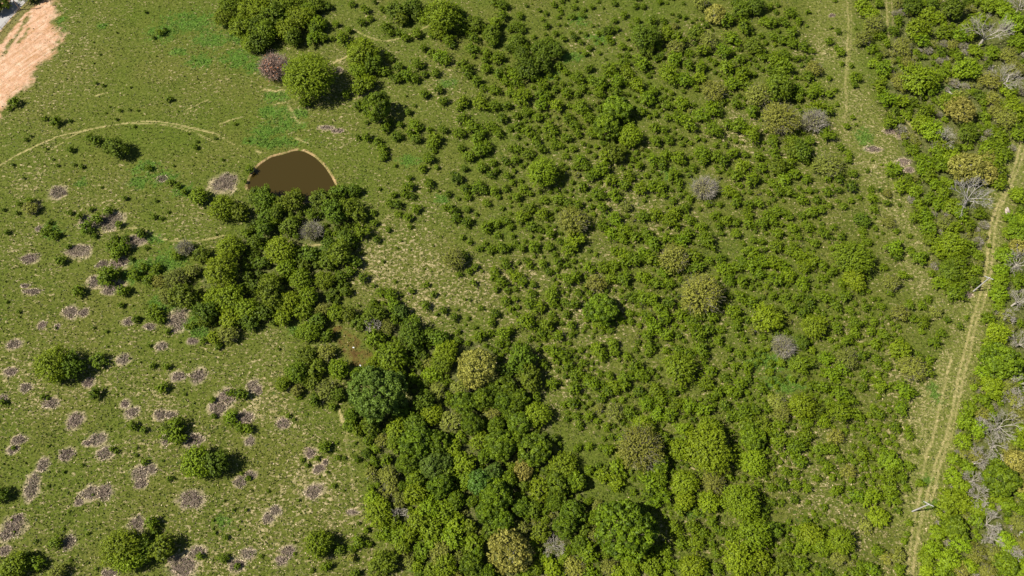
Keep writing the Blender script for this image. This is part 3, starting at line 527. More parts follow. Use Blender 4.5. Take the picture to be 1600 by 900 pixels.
# open grass between the thickets: x, y, half width, half height
GAPS_T = {
(800, 0): "1130,70,60,50 960,500,100,26 700,620,20,15 820,790,45,45 1150,610,35,30 1190,800,40,26 1330,730,30,22 1080,160,25,14 870,340,30,26 1130,590,25,20 450,370,140,40",
(800, 225): "270,50,60,45 420,300,40,35 560,620,90,50 620,700,70,26 480,570,40,35 340,210,26,70 400,80,40,26 60,560,45,40 40,700,60,30 330,790,36,26 160,830,70,36 900,360,55,26 1000,150,55,36 1080,240,45,36 1100,380,75,16 1200,170,70,26 1320,230,26,36 1290,420,55,16 1340,600,70,76 1370,680,56,36 1480,580,50,26 1560,430,36,26 1240,780,36,24 480,100,36,24 440,200,26,40 1440,20,70,16 250,600,20,40",
(800, 450): "70,40,50,26 400,200,50,60 700,270,70,46 560,330,26,24 420,330,55,36 620,490,60,36 710,340,36,36 880,450,66,26 940,400,36,26 1270,430,50,50 1140,640,40,50 1320,190,46,26 1340,310,30,26 1500,330,50,36 980,620,40,36 240,700,50,70 260,830,50,46 350,220,26,46 250,330,50,18 190,420,26,26 1540,520,50,40 780,720,46,26 480,680,36,26 600,700,26,18 330,880,50,16",
(1200, 0): "330,200,60,200 350,80,80,90 520,300,80,200 340,340,60,50 430,440,60,60 520,620,70,140 560,820,110,80 660,560,14,60",
(1200, 225): "330,240,60,24 200,240,24,20 160,390,60,26 440,440,60,60 600,220,60,60 720,220,60,40 560,400,80,40 400,480,50,30 330,640,50,26 200,640,40,20 700,500,120,60 860,460,60,60 880,560,80,60 680,860,60,40 660,700,30,60 880,770,60,80 860,120,60,40 1000,290,20,60 740,60,100,60 930,630,60,40",
(1200, 450): "350,370,36,24 420,600,60,16 140,640,80,26 500,20,60,20 800,60,80,26 650,470,40,30 830,560,80,26 850,460,30,20 900,330,60,50 1060,450,60,80 640,700,40,60 620,620,30,40 560,740,30,26 380,690,50,20 760,680,30,20 780,530,40,20 1000,620,60,90 930,740,50,90 1150,120,60,60 1130,240,50,60",
(800, 675): "400,60,60,50 640,410,66,26 1060,530,80,16 1200,770,50,36 1470,320,40,20 540,170,36,18 1580,340,20,36 600,250,40,20 560,360,30,14",
(1200, 675): "650,60,60,40 280,250,60,40 480,80,40,40 520,240,40,40 350,330,60,40 130,380,100,40 350,440,120,40 480,500,120,50 600,540,60,50 140,500,120,50 540,620,60,60 650,640,60,60 590,720,60,60 740,650,60,60 850,420,50,60 880,270,50,40 760,110,60,30 840,560,40,40 240,800,30,14 450,860,40,30",
}
ZONES = [
 # polygon of thicket, share of plant kinds, size range in survey units, spacing factor
 ([(985,60),(1100,25),(1200,5),(1245,60),(1280,100),(1290,200),(1290,260),(1320,330),(1320,400),(1370,460),(1440,560),(1410,640),(1390,720),(1330,800),(1340,900),(1150,900),(1000,780),(940,700),(880,650),(860,560),(800,500),(790,440),(800,400),(790,300),(800,190),(800,100),(860,110),(900,130),(960,120)], 4.5, 11.5, .88),
 ([(1400,0),(1600,0),(1600,205),(1545,285),(1545,340),(1525,440),(1480,460),(1450,400),(1425,330),(1410,240),(1395,180),(1375,110),(1385,60)], 7, 13, .68),
 ([(1600,345),(1575,345),(1562,440),(1542,520),(1532,560),(1515,620),(1495,680),(1480,740),(1470,800),(1445,860),(1435,900),(1600,900)], 7, 13, .68),
 ([(560,600),(640,560),(700,540),(850,600),(860,660),(900,760),(1000,850),(1150,900),(650,900),(620,840),(580,760),(570,700),(545,650)], 7, 14, .75),
 ([(395,305),(545,305),(560,380),(540,460),(510,500),(330,510),(315,420),(390,350)], 7, 12, .72),
 ([(560,480),(610,470),(680,530),(850,540),(850,600),(690,580),(640,560),(600,520)], 7, 12, .75),
]
POND = [(383,292),(386,285),(391,272),(397,263),(404,256),(414,249),(424,243),(434,241),(446,238),(456,234),(466,233),(474,234),(483,238),(492,243),(500,250),(508,258),(515,268),(521,278),(526,288),(530,297),(525,308),(500,314),(470,318),(440,316),(410,308),(390,300)]
SAND = [(-40,230),(-40,-30),(70,-30),(88,-2),(93,10),(91,22),(85,30),(92,40),(99,47),(97,56),(90,70),(81,88),(64,100),(58,112),(52,124),(38,137),(28,148),(16,160),(5,172),(-10,190)]
ROAD = [(-80,140),(-80,40),(0,17),(14,4),(22,-8),(52,-40),(90,-40),(58,-14),(26,17),(0,48),(-30,90)]
SHED = 0
PATHS = [  # worn cattle paths: points and half width in metres
 ([(-20,268),(0,258),(30,240),(60,226),(92,212),(130,204),(180,195),(222,189),(262,191),(295,199),(338,209)], .25),
 ([(300,202),(318,215),(336,222)], .16), ([(338,209),(362,224),(372,232)], .14), ([(345,193),(371,184)], .22), ([(130,204),(118,210),(104,217)], .2),
 ([(200,357),(222,356),(240,368),(262,376),(300,377),(325,374),(352,367)], .2), ([(150,366),(200,357)], .15),
 ([(100,222),(80,234)], .15), ([(205,193),(262,194),(300,206)], .13), ([(150,149),(171,144)], .24), ([(290,172),(325,156)], .15),
 ([(505,106),(530,94),(550,84),(568,78)], .42), ([(552,45),(570,55),(592,64),(615,63),(628,58),(660,46),(672,38)], .22), ([(560,152),(590,140)], .3),
 ([(412,140),(422,141),(430,143),(438,140),(446,142)], .4), ([(430,163),(452,158)], .25), ([(452,166),(458,176),(462,188),(469,193)], .3), ([(460,215),(478,222)], .25), ([(400,236),(408,238)], .4),
 ([(450,378),(470,384),(490,384),(505,381)], .4), ([(530,640),(534,655),(544,676)], .4), ([(1408,182),(1427,200)], .35),
]
RUTS = [  # the farm track: two wheel ruts and old ones beside it
 ([(1602,205),(1594,225),(1587,257),(1567,305),(1552,335),(1547,350),(1546,367),(1543,395),(1541,420),(1536,440),(1530,465),(1520,495),(1512,530),(1500,575),(1491,625),(1480,680),(1462,722),(1451,765),(1441,805),(1434,835),(1427,880),(1424,920)], .4, .66),
 ([(1610,205),(1603,225),(1597,250),(1590,265),(1575,300),(1564,322),(1560,332),(1553,365),(1549,425),(1541,462),(1522,512),(1516,555),(1505,590),(1497,630),(1487,680),(1470,722),(1460,762),(1449,805)], .38, .5),
 ([(1452,697),(1446,715),(1440,755),(1434,790),(1427,815),(1422,850),(1416,910)], .38, .6),
 ([(1486,560),(1480,585),(1475,610),(1466,640),(1460,680),(1453,698),(1447,705),(1444,730)], .35, .6),
 ([(1322,-10),(1324,10),(1326,30),(1325,60),(1323,90),(1322,115),(1320,135),(1324,160),(1319,185)], .35, .45),
 ([(1330,-10),(1330,20),(1330,60),(1327,90),(1325,115)], .25, .3),
 ([(1384,-5),(1387,40),(1391,85),(1394,108)], .35, .45), ([(1393,-5),(1396,40),(1399,95)], .25, .35), ([(1402,176),(1413,195),(1422,212)], .4, .5), ([(1412,175),(1424,195),(1432,212)], .4, .45),
 ([(539,675),(545,720),(552,760),(563,800),(567,815)], .25, .35), ([(446,540),(441,560),(440,590)], .25, .3),
]
SWATH = [([(1597,225),(1580,285),(1555,335),(1545,400),(1530,460),(1510,550),(1480,640),(1462,720),(1440,800),(1425,905)], 3.4), ([(1505,575),(1475,640),(1450,720),(1430,800)], 6.5), ([(1290,-10),(1310,80),(1330,170),(1380,260),(1400,330),(1440,400),(1470,470)], 7)]
# how dry and straw-coloured the pasture is: x, y, radius, strength
DRY = [(150,640,170,.30),(330,720,150,.38),(60,500,120,.18),(420,640,80,.3),(640,430,120,.35),(560,400,50,.4),(640,420,110,.5),(600,360,90,.4),(700,480,70,.45),(760,440,60,.5),(560,430,40,.6),(980,60,90,.7),(1080,50,60,.8),(900,50,60,.6),(1280,80,60,.8),(1330,150,60,.8),(1300,200,50,.6),(1370,260,60,.7),(1400,350,60,.6),(1320,380,50,.5),(1420,430,60,.6),(1440,600,60,.8),(1400,700,60,.7),(1280,770,80,.7),(1350,840,60,.6),(1440,660,40,.8),
 (430,600,70,.6),(480,680,80,.7),(470,760,90,.8),(520,740,60,.8),(540,820,60,.5),(420,540,40,.7),(400,640,50,.6),(180,590,60,.7),(250,630,60,.9),(200,720,60,.4),(100,850,60,.3),(360,860,60,.7),(400,800,50,.5),(40,300,40,.7),(60,270,60,.6),(160,280,60,.5),(120,330,40,.5),(30,380,40,.6),(20,580,50,.5),(60,640,40,.5),(170,25,25,.5),(350,125,14,.9),(300,180,50,.5),(240,165,20,.6),(380,330,50,.5),(300,330,60,.5),(560,140,60,.4),(680,110,50,.3),(740,200,60,.3),(830,430,60,.6),(870,540,60,.5),(930,480,50,.4),(840,640,40,.5),(920,660,40,.5),(1150,190,40,.4),(950,290,40,.4),(1040,360,40,.4)]

# ------------------------------------------------------------------ the setting: pasture, pond, road
rngG = np.random.default_rng(11)
pond_w = smooth_poly(poly_w(POND), 2)
sand_w = smooth_poly(poly_w(SAND), 2)
road_w = poly_w(ROAD)
MARSH = [(519,512),(535,508),(552,522),(575,545),(584,560),(575,572),(562,576),(548,573),(538,558),(530,540),(520,525)]
marsh_w = smooth_poly(poly_w(MARSH), 2)
GS = 0.45
gx = np.arange(-205, 205 + GS, GS); gy = np.arange(0, 245 + GS, GS)
out = np.array([3, 8, 16, 30, 55, 100, 180, 320, 600, 1100, 1900.])
GX = np.concatenate([gx[0] - out[::-1], gx, gx[-1] + out]); GY = np.concatenate([gy[0] - out[::-1], gy, gy[-1] + out])
XX, YY = np.meshgrid(GX, GY, indexing='ij')
P = np.stack([XX, YY], -1)
Wp = P + np.stack([fbm(XX / 2.2, YY / 2.2, 41) - .5, fbm(XX / 2.2, YY / 2.2, 57) - .5], -1) * 1.6     # wobbly copy for ragged edges
def near(fn, pts, pad, closed=False):
    """distance to a polyline, evaluated only in its box"""
    pts = np.array(pts); d = np.full(XX.shape, 1e3)
    i0, i1 = np.searchsorted(GX, [pts[:, 0].min() - pad, pts[:, 0].max() + pad])
    j0, j1 = np.searchsorted(GY, [pts[:, 1].min() - pad, pts[:, 1].max() + pad])
    if i1 > i0 and j1 > j0:
        d[i0:i1, j0:j1] = dist_line(fn[i0:i1, j0:j1], pts, closed)
    return d
dp = near(P, pond_w, 12, True); inp = inside(P, pond_w); sdp = np.where(inp, -dp, dp)
n1 = fbm(XX / 1.1, YY / 1.1, 3); n0 = vnoise(XX / .55, YY / .55, 31); n2 = fbm(XX / 6, YY / 6, 5); n3 = fbm(XX / 26, YY / 26, 8)
ds = near(P, sand_w, 20, True); sds = np.where(inside(P, sand_w), -ds, ds)
sand = sstep(1.2, -2.2, sds + (n2 - .5) * 5 + (n1 - .5) * 5)
# green verges inside the sand
for line, w in [([(-40,110),(0,58),(22,32),(40,12),(62,-4)], 1.9), ([(2,88),(20,62),(34,45),(45,22)], .5), ([(30,66),(44,46)], .5), ([(84,34),(92,36),(99,36)], 1.3)]:
    dl = near(Wp, smooth_poly(poly_w(line), 2, False), 8)
    sand *= 1 - .85 * sstep(w + .6, w - .4, dl + (n1 - .5) * 2)
path = np.zeros_like(XX)
for pts, w in PATHS:
    d = near(P + (Wp - P) * .25, smooth_poly(poly_w(pts), 2, False), 5)
    path = np.maximum(path, sstep(w * .95 + .12, w * .3, d + (n0 - .5) * .35) * (.5 + .4 * min(1, w / .35)) * (.55 + .45 * sstep(.3, .5, n1)))
rut = np.zeros_like(XX)
for pts, w, s in RUTS:
    d = near(P + (Wp - P) * .25, smooth_poly(poly_w(pts), 2, False), 5)
    rut = np.maximum(rut, s * sstep(w * 1.1 + .1, w * .3, d + (n0 - .5) * .3) * (.65 + .35 * sstep(.3, .6, n2 + (n1 - .5) * .6)))
path = np.maximum(path, rut)
sw = np.zeros_like(XX)
for pts, w in SWATH:
    d = near(Wp, smooth_poly(poly_w(pts), 2, False), 40)
    sw = np.maximum(sw, sstep(w + 3, w - 2, d) * (.55 if w == 7 else 1))
PXc = []
dry = .20 + .95 * (n3 - .45) + .5 * (n2 - .5)
for (x, y, r, s) in DRY:
    cx, cy = at(x, y); rm = r / ppm(x, y)
    dry = dry + s * .5 * np.exp(-((XX - cx) ** 2 + (YY - cy) ** 2) / (rm * .75) ** 2)
dry = np.clip(dry + sw * .35, 0, 1)
weed = np.zeros_like(XX)
for (x, y, a, b) in WEEDS:
    cx, cy = at(x, y); k = ppm(x, y)
    i0, i1 = np.searchsorted(GX, [cx - 18, cx + 18]); j0, j1 = np.searchsorted(GY, [cy - 18, cy + 18]); S_ = np.s_[i0:i1, j0:j1]
    q = np.hypot((XX[S_] - cx) / (a / k), (YY[S_] - cy) / (b / k))
    weed[S_] = np.maximum(weed[S_], sstep(1.2, .5, q + (n1[S_] - .5) * 1.8 + (n0[S_] - .5) * 1.2) * .8)
dry = np.clip(dry + .22 * sstep(0, 1, fbm(XX / 9, YY / 9, 71) * 1.6 - .3) * inside(Wp, poly_w(ZONES[0][0])), 0, 1)
wood = np.zeros_like(XX)
for z in ZONES:
    zp = poly_w(z[0])
    k = .0 if z is ZONES[0] else 1.0
    wood = np.maximum(wood, k * inside(Wp, zp))
wood *= (1 - sw)
marsh = np.where(inside(Wp, marsh_w), 1.0, 0.0)
bank = .9 * sstep(.42, .05, np.abs(sdp + .1) + (n1 - .5) * .6)
inroad = inside(P, road_w)
Z = (n1 - .5) * .12 * (1 - np.clip(path * 2, 0, 1)) + (fbm(XX / 14, YY / 14, 77) - .5) * .1 - .06 * path
core = (np.abs(XX) < 205) & (YY > 0) & (YY < 245)
Z = np.where(core, Z, 0)
Z = np.where(sdp < 2.0, Z * np.clip(sdp / 2, 0, 1), Z)
Z = np.where(inp, -np.clip(-sdp, 0, 3) * .5, Z)
Z = np.where(inside(P, road_w) | (near(P, road_w, 4, True) < 1.0), -.08, Z)
nx, ny = XX.shape
V = np.stack([XX, YY, Z], -1).reshape(-1, 3)
ii, jj = np.meshgrid(np.arange(nx - 1), np.arange(ny - 1), indexing='ij')
a_ = (ii * ny + jj).ravel()
F = np.stack([a_, a_ + ny, a_ + ny + 1, a_ + 1], 1)

def ground_material():
    m, nt, b = mat('pasture_ground')
    N = nt.nodes.new; L = nt.links.new
    tc = N('ShaderNodeTexCoord')
    def noise(scale, detail=3, rough=.6, dist=0.0):
        n = N('ShaderNodeTexNoise'); n.inputs['Scale'].default_value = scale; n.inputs['Detail'].default_value = detail
        n.inputs['Roughness'].default_value = rough; n.inputs['Distortion'].default_value = dist
        L(tc.outputs['Object'], n.inputs['Vector']); return n.outputs[0]
    def ramp(v, stops):
        r = N('ShaderNodeValToRGB'); L(v, r.inputs[0])
        e = r.color_ramp.elements
        while len(e) < len(stops): e.new(.5)
        for k, (p, c) in enumerate(stops): e[k].position = p; e[k].color = (*c, 1)
        return r.outputs[0]
    def math_(op, a, b_=None, clamp=False):
        n = N('ShaderNodeMath'); n.operation = op; n.use_clamp = clamp
        for k, v in enumerate((a, b_)):
            if v is None: continue
            if isinstance(v, (int, float)): n.inputs[k].default_value = v
            else: L(v, n.inputs[k])
        return n.outputs[0]
    def mix(f, a, b_):
        n = N('ShaderNodeMix'); n.data_type = 'RGBA'
        if isinstance(f, float): n.inputs[0].default_value = f
        else: L(f, n.inputs[0])
        for k, v in ((6, a), (7, b_)):
            if isinstance(v, tuple): n.inputs[k].default_value = (*v, 1)
            else: L(v, n.inputs[k])
        return n.outputs[2]
    def attr(name):
        n = N('ShaderNodeAttribute'); n.attribute_name = name
        s = N('ShaderNodeSeparateColor'); L(n.outputs['Color'], s.inputs[0]); return s.outputs
    a1, a2, a3, a4 = attr('cover_a'), attr('cover_b'), attr('cover_c'), attr('cover_d')
    fine = noise(1.3, 5, .75, .5); mid = noise(.4, 4, .6, .3); big = noise(.035, 3, .6)
    fl = N('ShaderNodeTexNoise'); fl.inputs['Scale'].default_value = .75; fl.inputs['Detail'].default_value = 4; fl.inputs['Roughness'].default_value = .62; fl.inputs['Distortion'].default_value = .8
    mp = N('ShaderNodeMapping'); mp.inputs['Rotation'].default_value = (0, 0, .5); mp.inputs['Scale'].default_value = (1.0, 1.9, 1)
    L(tc.outputs['Object'], mp.inputs[0]); L(mp.outputs[0], fl.inputs['Vector']); fleck = fl.outputs[0]
    g_a = ramp(fine, [(.34, (.028, .046, .004)), (.46, (.070, .098, .010)), (.56, (.088, .118, .014)), (.68, (.140, .158, .034))])
    g_b = ramp(fine, [(.34, (.034, .046, .006)), (.46, (.086, .100, .015)), (.56, (.115, .124, .023)), (.68, (.19, .185, .060))])
    gb = mix(math_('ADD', math_('MULTIPLY', big, 4.0), -1.5, True), g_a, g_b)
    patch = noise(.11, 3, .6)
    gb = mix(math_('MULTIPLY', math_('SUBTRACT', patch, .5), 3.0, True), gb, ramp(fine, [(.34, (.022, .040, .004)), (.5, (.060, .088, .008)), (.68, (.11, .14, .02))]))
    green = mix(math_('MULTIPLY', a1[2], .75), gb, g_b)
    straw = ramp(fine, [(.35, (.14, .125, .040)), (.5, (.28, .24, .105)), (.65, (.48, .39, .24))])
    # straw flecks: the drier, the more of them
    th = math_('SUBTRACT', .600, math_('MULTIPLY', a1[2], .14))
    msk = math_('MULTIPLY', math_('SUBTRACT', math_('ADD', math_('MULTIPLY', fleck, .8), math_('MULTIPLY', fine, .2)), th), 16.0, True)
    col = mix(math_('MULTIPLY', msk, .85), green, straw)
    # small dark plants between
    dk = noise(.7, 3, .6, .5)
    dm = math_('MULTIPLY', math_('SUBTRACT', dk, .64), 14.0, True)
    col = mix(math_('MULTIPLY', dm, .7), col, ramp(fine, [(.3, (.02, .045, .008)), (.7, (.06, .12, .012))]))
    col = mix(math_('MULTIPLY', a3[0], .5), col, ramp(fine, [(.35, (.08, .10, .015)), (.5, (.16, .18, .035)), (.65, (.30, .28, .10))]))   # mown swath
    col = mix(math_('MULTIPLY', a2[2], .6), col, ramp(fine, [(.25, (.05, .06, .02)), (.5, (.09, .10, .03)), (.75, (.18, .15, .09))]))  # litter
    col = mix(a2[0], col, ramp(fine, [(.35, (.022, .060, .007)), (.5, (.065, .145, .016)), (.65, (.13, .24, .035))]))                           # weeds
    col = mix(math_('MULTIPLY', a3[1], .8), col, ramp(mid, [(.38, (.08, .10, .016)), (.5, (.115, .095, .022)), (.62, (.085, .042, .016))]))       # marsh
    col = mix(a1[1], col, ramp(fine, [(.35, (.26, .23, .08)), (.65, (.52, .42, .21))]))                                               # paths
    col = mix(math_('MULTIPLY', a4[0], .7), col, ramp(fine, [(.35, (.24, .20, .10)), (.5, (.40, .32, .20)), (.65, (.56, .46, .31))]))      # pale straw round the brambles
    col = mix(math_('MULTIPLY', a3[2], .9), col, ramp(fine, [(.35, (.11, .088, .062)), (.6, (.22, .175, .13))]))                      # dead stems and litter
    sandc = ramp(mid, [(.3, (.42, .24, .13)), (.5, (.50, .31, .20)), (.7, (.56, .42, .29))])
    mp2 = N('ShaderNodeMapping'); mp2.vector_type = 'TEXTURE'; mp2.inputs['Rotation'].default_value = (0, 0, R(52)); mp2.inputs['Scale'].default_value = (14, 1.3, 1)
    L(tc.outputs['Object'], mp2.inputs[0]); rl = N('ShaderNodeTexNoise'); rl.inputs['Scale'].default_value = 1.0; rl.inputs['Detail'].default_value = 4; L(mp2.outputs[0], rl.inputs['Vector'])
    sandc = mix(math_('MULTIPLY', math_('SUBTRACT', rl.outputs[0], .50), 6.0, True), sandc, (.36, .20, .095))
    sandc = mix(math_('MULTIPLY', math_('SUBTRACT', fine, .55), 6.0, True), sandc, (.33, .27, .13))
    col = mix(a1[0], col, sandc)
    col = mix(a2[1], col, ramp(fine, [(.3, (.24, .15, .06)), (.7, (.55, .37, .21))]))                                                # pond bank
    L(col, b.inputs['Base Color'])
    b.inputs['Roughness'].default_value = .95; b.inputs['Specular IOR Level'].default_value = .1
    bp = N('ShaderNodeBump'); bp.inputs['Strength'].default_value = .9; bp.inputs['Distance'].default_value = .35
    L(math_('ADD', fine, math_('MULTIPLY', msk, .25)), bp.inputs['Height']); L(bp.outputs[0], b.inputs['Normal'])
    return m
gm = mesh_from('ground', V, F, [ground_material()], smooth=True)
def cattr(name, *ch):
    a = gm.attributes.new(name, 'FLOAT_COLOR', 'POINT')
    ch = [np.asarray(c, np.float32).ravel() for c in ch] + [np.ones(nx * ny, np.float32)]
    a.data.foreach_set('color', np.stack(ch, 1).ravel())
cattr('cover_a', sand, path, dry)
cattr('cover_b', weed, bank, wood)
rimv = .25 + .75 * sstep(.3, .6, vnoise(XX / 2.4, YY / 2.4, 19)); bram = np.zeros_like(XX); rim = np.zeros_like(XX)
for (ox, oy), s_ in BRAMBLE.items():
    for t_ in s_.split():
        a, b_, c, d = map(float, t_.split(','))
        x0, y0 = at(ox + a / 4, oy + b_ / 4, .2); k = ppm(ox + a / 4, oy + b_ / 4)
        i0, i1 = np.searchsorted(GX, [x0 - 12, x0 + 12]); j0, j1 = np.searchsorted(GY, [y0 - 12, y0 + 12]); S_ = np.s_[i0:i1, j0:j1]
        q = np.hypot((XX[S_] - x0) / (c / 4 / k), (YY[S_] - y0) / (d / 4 / k)) + (n1[S_] - .5) * .7 + (n0[S_] - .5) * .3 + (n2[S_] - .5) * .9
        bram[S_] = np.maximum(bram[S_], sstep(1.1, .85, q)); rim[S_] = np.maximum(rim[S_], sstep(1.5, 1.15, q) * rimv[S_])
cattr('cover_c', sw, marsh, bram)
cattr('cover_d', rim * (1 - bram), sw * 0, sw * 0)
ground = tag(link('ground', gm), kind='structure')

def flat_sheet(name, poly, z, m, thick=None):
    import bmesh
    bm = bmesh.new()
    f = bm.faces.new([bm.verts.new((x, y, z)) for x, y in poly])
    bmesh.ops.triangulate(bm, faces=[f])
    me = bpy.data.meshes.new(name); bm.to_mesh(me); bm.free(); me.materials.append(m)
    return tag(link(name, me), kind='structure')
m, nt, b = mat('muddy_water')
b.inputs['Base Color'].default_value = (.038, .027, .006, 1); b.inputs['Roughness'].default_value = .12; b.inputs['IOR'].default_value = 1.33
n = nt.nodes.new('ShaderNodeTexNoise'); n.inputs['Scale'].default_value = 2.5; bp = nt.nodes.new('ShaderNodeBump'); bp.inputs['Strength'].default_value = .04
nt.links.new(n.outputs[0], bp.inputs['Height']); nt.links.new(bp.outputs[0], b.inputs['Normal'])
flat_sheet('pond_water', pond_w, -.22, m)
m = bark('worn_asphalt', (.26, .25, .24), (.38, .37, .36), .8)
rd = flat_sheet('road', road_w, -.03, m)

def sample(A, x, y):
    i = np.clip(np.searchsorted(GX, x), 0, nx - 1); j = np.clip(np.searchsorted(GY, y), 0, ny - 1)
    return A[i, j]
def on_ground(n, g, pad=90):
    """points spread over the surveyed land"""
    px = g.uniform(-pad, 1600 + pad, n); py = g.uniform(-pad, 900 + pad, n)
    x, y = at(px, py); return px, py, x, y

# grass tussocks: real blades so that the sward is rough and shades itself
n = 210000
px, py, x, y = on_ground(n, rngG)
d_ = sample(dry, x, y); pa = sample(path, x, y); sa = sample(sand, x, y); we = sample(weed, x, y); sd = sample(sdp, x, y)
clump = fbm(x / 3, y / 3, 91)
ok = (sd > .3) & (pa < .35) & (rngG.random(n) > sa * .97) & (~inside(np.stack([x, y], -1), road_w)) & (rngG.random(n) < .35 + 1.1 * clump)
x, y, d_, we, sa = x[ok], y[ok], d_[ok], we[ok], sa[ok]; n = len(x)
z = sample(Z, x, y)
isst = rngG.random(n) < np.clip(d_ * .42, .03, .45) * (1 - we) + sa * .3
sz = rngG.uniform(.11, .27, n) * np.where(isst, .9, 1.1)
nr = np.stack([rngG.normal(0, 1, n), rngG.normal(0, 1, n), rngG.uniform(.0, 1.6, n)], 1)
Vt, Ft = leaves(np.stack([x, y, z + .05 + sz * .4], 1), nr, sz, .6, rngG)
tn = np.clip(rngG.uniform(0, 1, n), 0, 1)
M['sward'] = leaf_mat('grass_blade', (.030, .048, .006), (.12, .14, .022), trans=.15)
tag(link('grass', mesh_from('grass', Vt, Ft, [M['sward'], M['straw']], np.repeat(tn, 4), isst.astype(int))), kind='stuff')

# lush weeds and nettles
n = 60000
px = np.concatenate([rngG.normal(0, .42, 9000)[:int(9000)]])
W_ = np.array(WEEDS, float); area = W_[:, 2] * W_[:, 3]
idx = rngG.choice(len(W_), 42000, p=area / area.sum())
r_ = np.sqrt(rngG.random(42000)) * 1.05; an = rngG.uniform(0, 6.283, 42000)
x, y = at(W_[idx, 0] + r_ * np.cos(an) * W_[idx, 2], W_[idx, 1] + r_ * np.sin(an) * W_[idx, 3])
k = fbm(x / 1.2, y / 1.2, 14)
ok = (sample(weed, x, y) > .4) & (rngG.random(len(x)) < (k - .25) * 2.6) & (sample(sdp, x, y) > .5)
x, y, k = x[ok], y[ok], k[ok]; n = len(x)
z = rngG.uniform(.05, 1, n) * (k - .2) * 1.3
Vt, Ft = leaves(np.stack([x, y, z + .08], 1), np.stack([rngG.normal(0, .6, n), rngG.normal(0, .6, n), np.ones(n)], 1), .16, .6, rngG)
tag(link('weeds', mesh_from('weeds', Vt, Ft, [M['weed']], np.repeat(rngG.uniform(0, 1, n), 4))), kind='stuff')

# ------------------------------------------------------------------ the plants
plants = []            # kind, px, py, r (survey units)
for (ox, oy), s in TILES.items():
    kind = 'J'
    for t in s.split():
        if t.isalpha(): kind = t
        else:
            x, y, r = map(float, t.split(','))
            plants.append([kind, ox + x / 4, oy + y / 4, r / 4])
plants += [['G', 4, 4, 14], ['G', -8, 14, 12], ['G', 45, -12, 16], ['F', 24, -14, 13]]
plants.append(['D', 427, 103, 27])
gaps = []
for (ox, oy), s in GAPS_T.items():
    for t in s.split():
        a, b_, c, d = map(float, t.split(',')); gaps.append((ox + a / 4, oy + b_ / 4, c / 4, d / 4))
brambles = []
for (ox, oy), s in BRAMBLE.items():
    for t in s.split():
        a, b_, c, d = map(float, t.split(',')); brambles.append((ox + a / 4, oy + b_ / 4, c / 4, d / 4))

# fill the thickets between the surveyed plants
gf = np.random.default_rng(23)
GA = np.array(gaps)
fill = []
arr = np.array([[p[1], p[2], p[3]] for p in plants])
margin = [([(-70,-70),(1670,-70),(1670,-12),(620,-12),(560,-12),(520,-12),(340,-12),(-70,-12)], 8, 14, .8),
          ([(560,912),(1420,912),(1670,912),(1670,970),(560,970)], 8, 15, .6), ([(1612,-60),(1680,-60),(1680,190),(1612,190)], 9, 15, .55), ([(1612,360),(1680,360),(1680,960),(1612,960)], 9, 15, .55)]
for zi, (poly, r0, r1, sp) in enumerate(ZONES + margin):
    pl = np.array(poly, float)
    lo, hi = pl.min(0), pl.max(0)
    tries = int((hi - lo).prod() / (r0 * r0) * 3.0)
    c = gf.uniform(lo, hi, (tries, 2)); rr = gf.uniform(r0, r1, tries)
    ok = inside(c, pl)
    for (x, y), r in zip(c[ok], rr[ok]):
        if zi == 0:
            u_, v_ = (x * .83 + y * .55) / 46, (-x * .55 + y * .83) / 17      # the scrub grows in loose slanting bands
            nz = float(fbm(np.array([u_]), np.array([v_]), 63, 3)[0])
            if nz < .42: continue
            r = r0 + (r - r0) * min(1.15, (nz - .40) * 5)
        if zi < len(ZONES):
            q = ((x - GA[:, 0]) / (GA[:, 2] + r * .5)) ** 2 + ((y - GA[:, 1]) / (GA[:, 3] + r * .5)) ** 2
            if q.min() < 1: continue
        for attempt in range(2):
            d = np.hypot(arr[:, 0] - x, arr[:, 1] - y)
            if (d < (arr[:, 2] + r) * np.where(arr[:, 2] > 15, max(sp, .92), sp)).any(): r = r * .62
            else: break
        else: continue
        if r < 3.5: continue
        wx, wy = at(x, y)
        if sample(path, np.array([wx]), np.array([wy]))[0] > .3 or sample(sdp, np.array([wx]), np.array([wy]))[0] < 1.5: continue
        if inside(np.array([[wx, wy]]), marsh_w)[0] or inside(np.array([[wx, wy]]), road_w)[0]: continue
        kind = 'J' if zi in (0, 5) else gf.choice(list('JWWTTNNJG' if zi in (1, 2) else 'JGLFWT' if zi == 3 else 'JGG'))
        if zi == 0 and gf.random() < .08: kind = gf.choice(list('TF'))
        fill.append([kind, x, y, r]); arr = np.vstack([arr, [x, y, r]])

def real(kind, px, py, r):
    """world radius and foot of a plant whose crown is seen at px,py"""
    Rm = r / ppm(px, py)
    hk = SHAPE[kind][0] if kind in SHAPE else 1.5
    if kind != 'J' : Rm *= 1.0
    if kind == 'J': Rm *= .90
    for _ in range(2):
        zc = .45 * hk * Rm
        x, y = at(px, py, zc)
    return Rm * (H - zc) / H, float(x), float(y)

shrubs = [p for p in plants if p[0] == 'J']
trees = [p for p in plants if p[0] != 'J']
infr = lambda p: 0 < p[1] < 1600 and 0 < p[2] < 900
vis = sorted([p for p in shrubs if infr(p)], key=lambda p: -p[3])
named, rest = vis[:300], vis[300:] + [p for p in shrubs if not infr(p)]

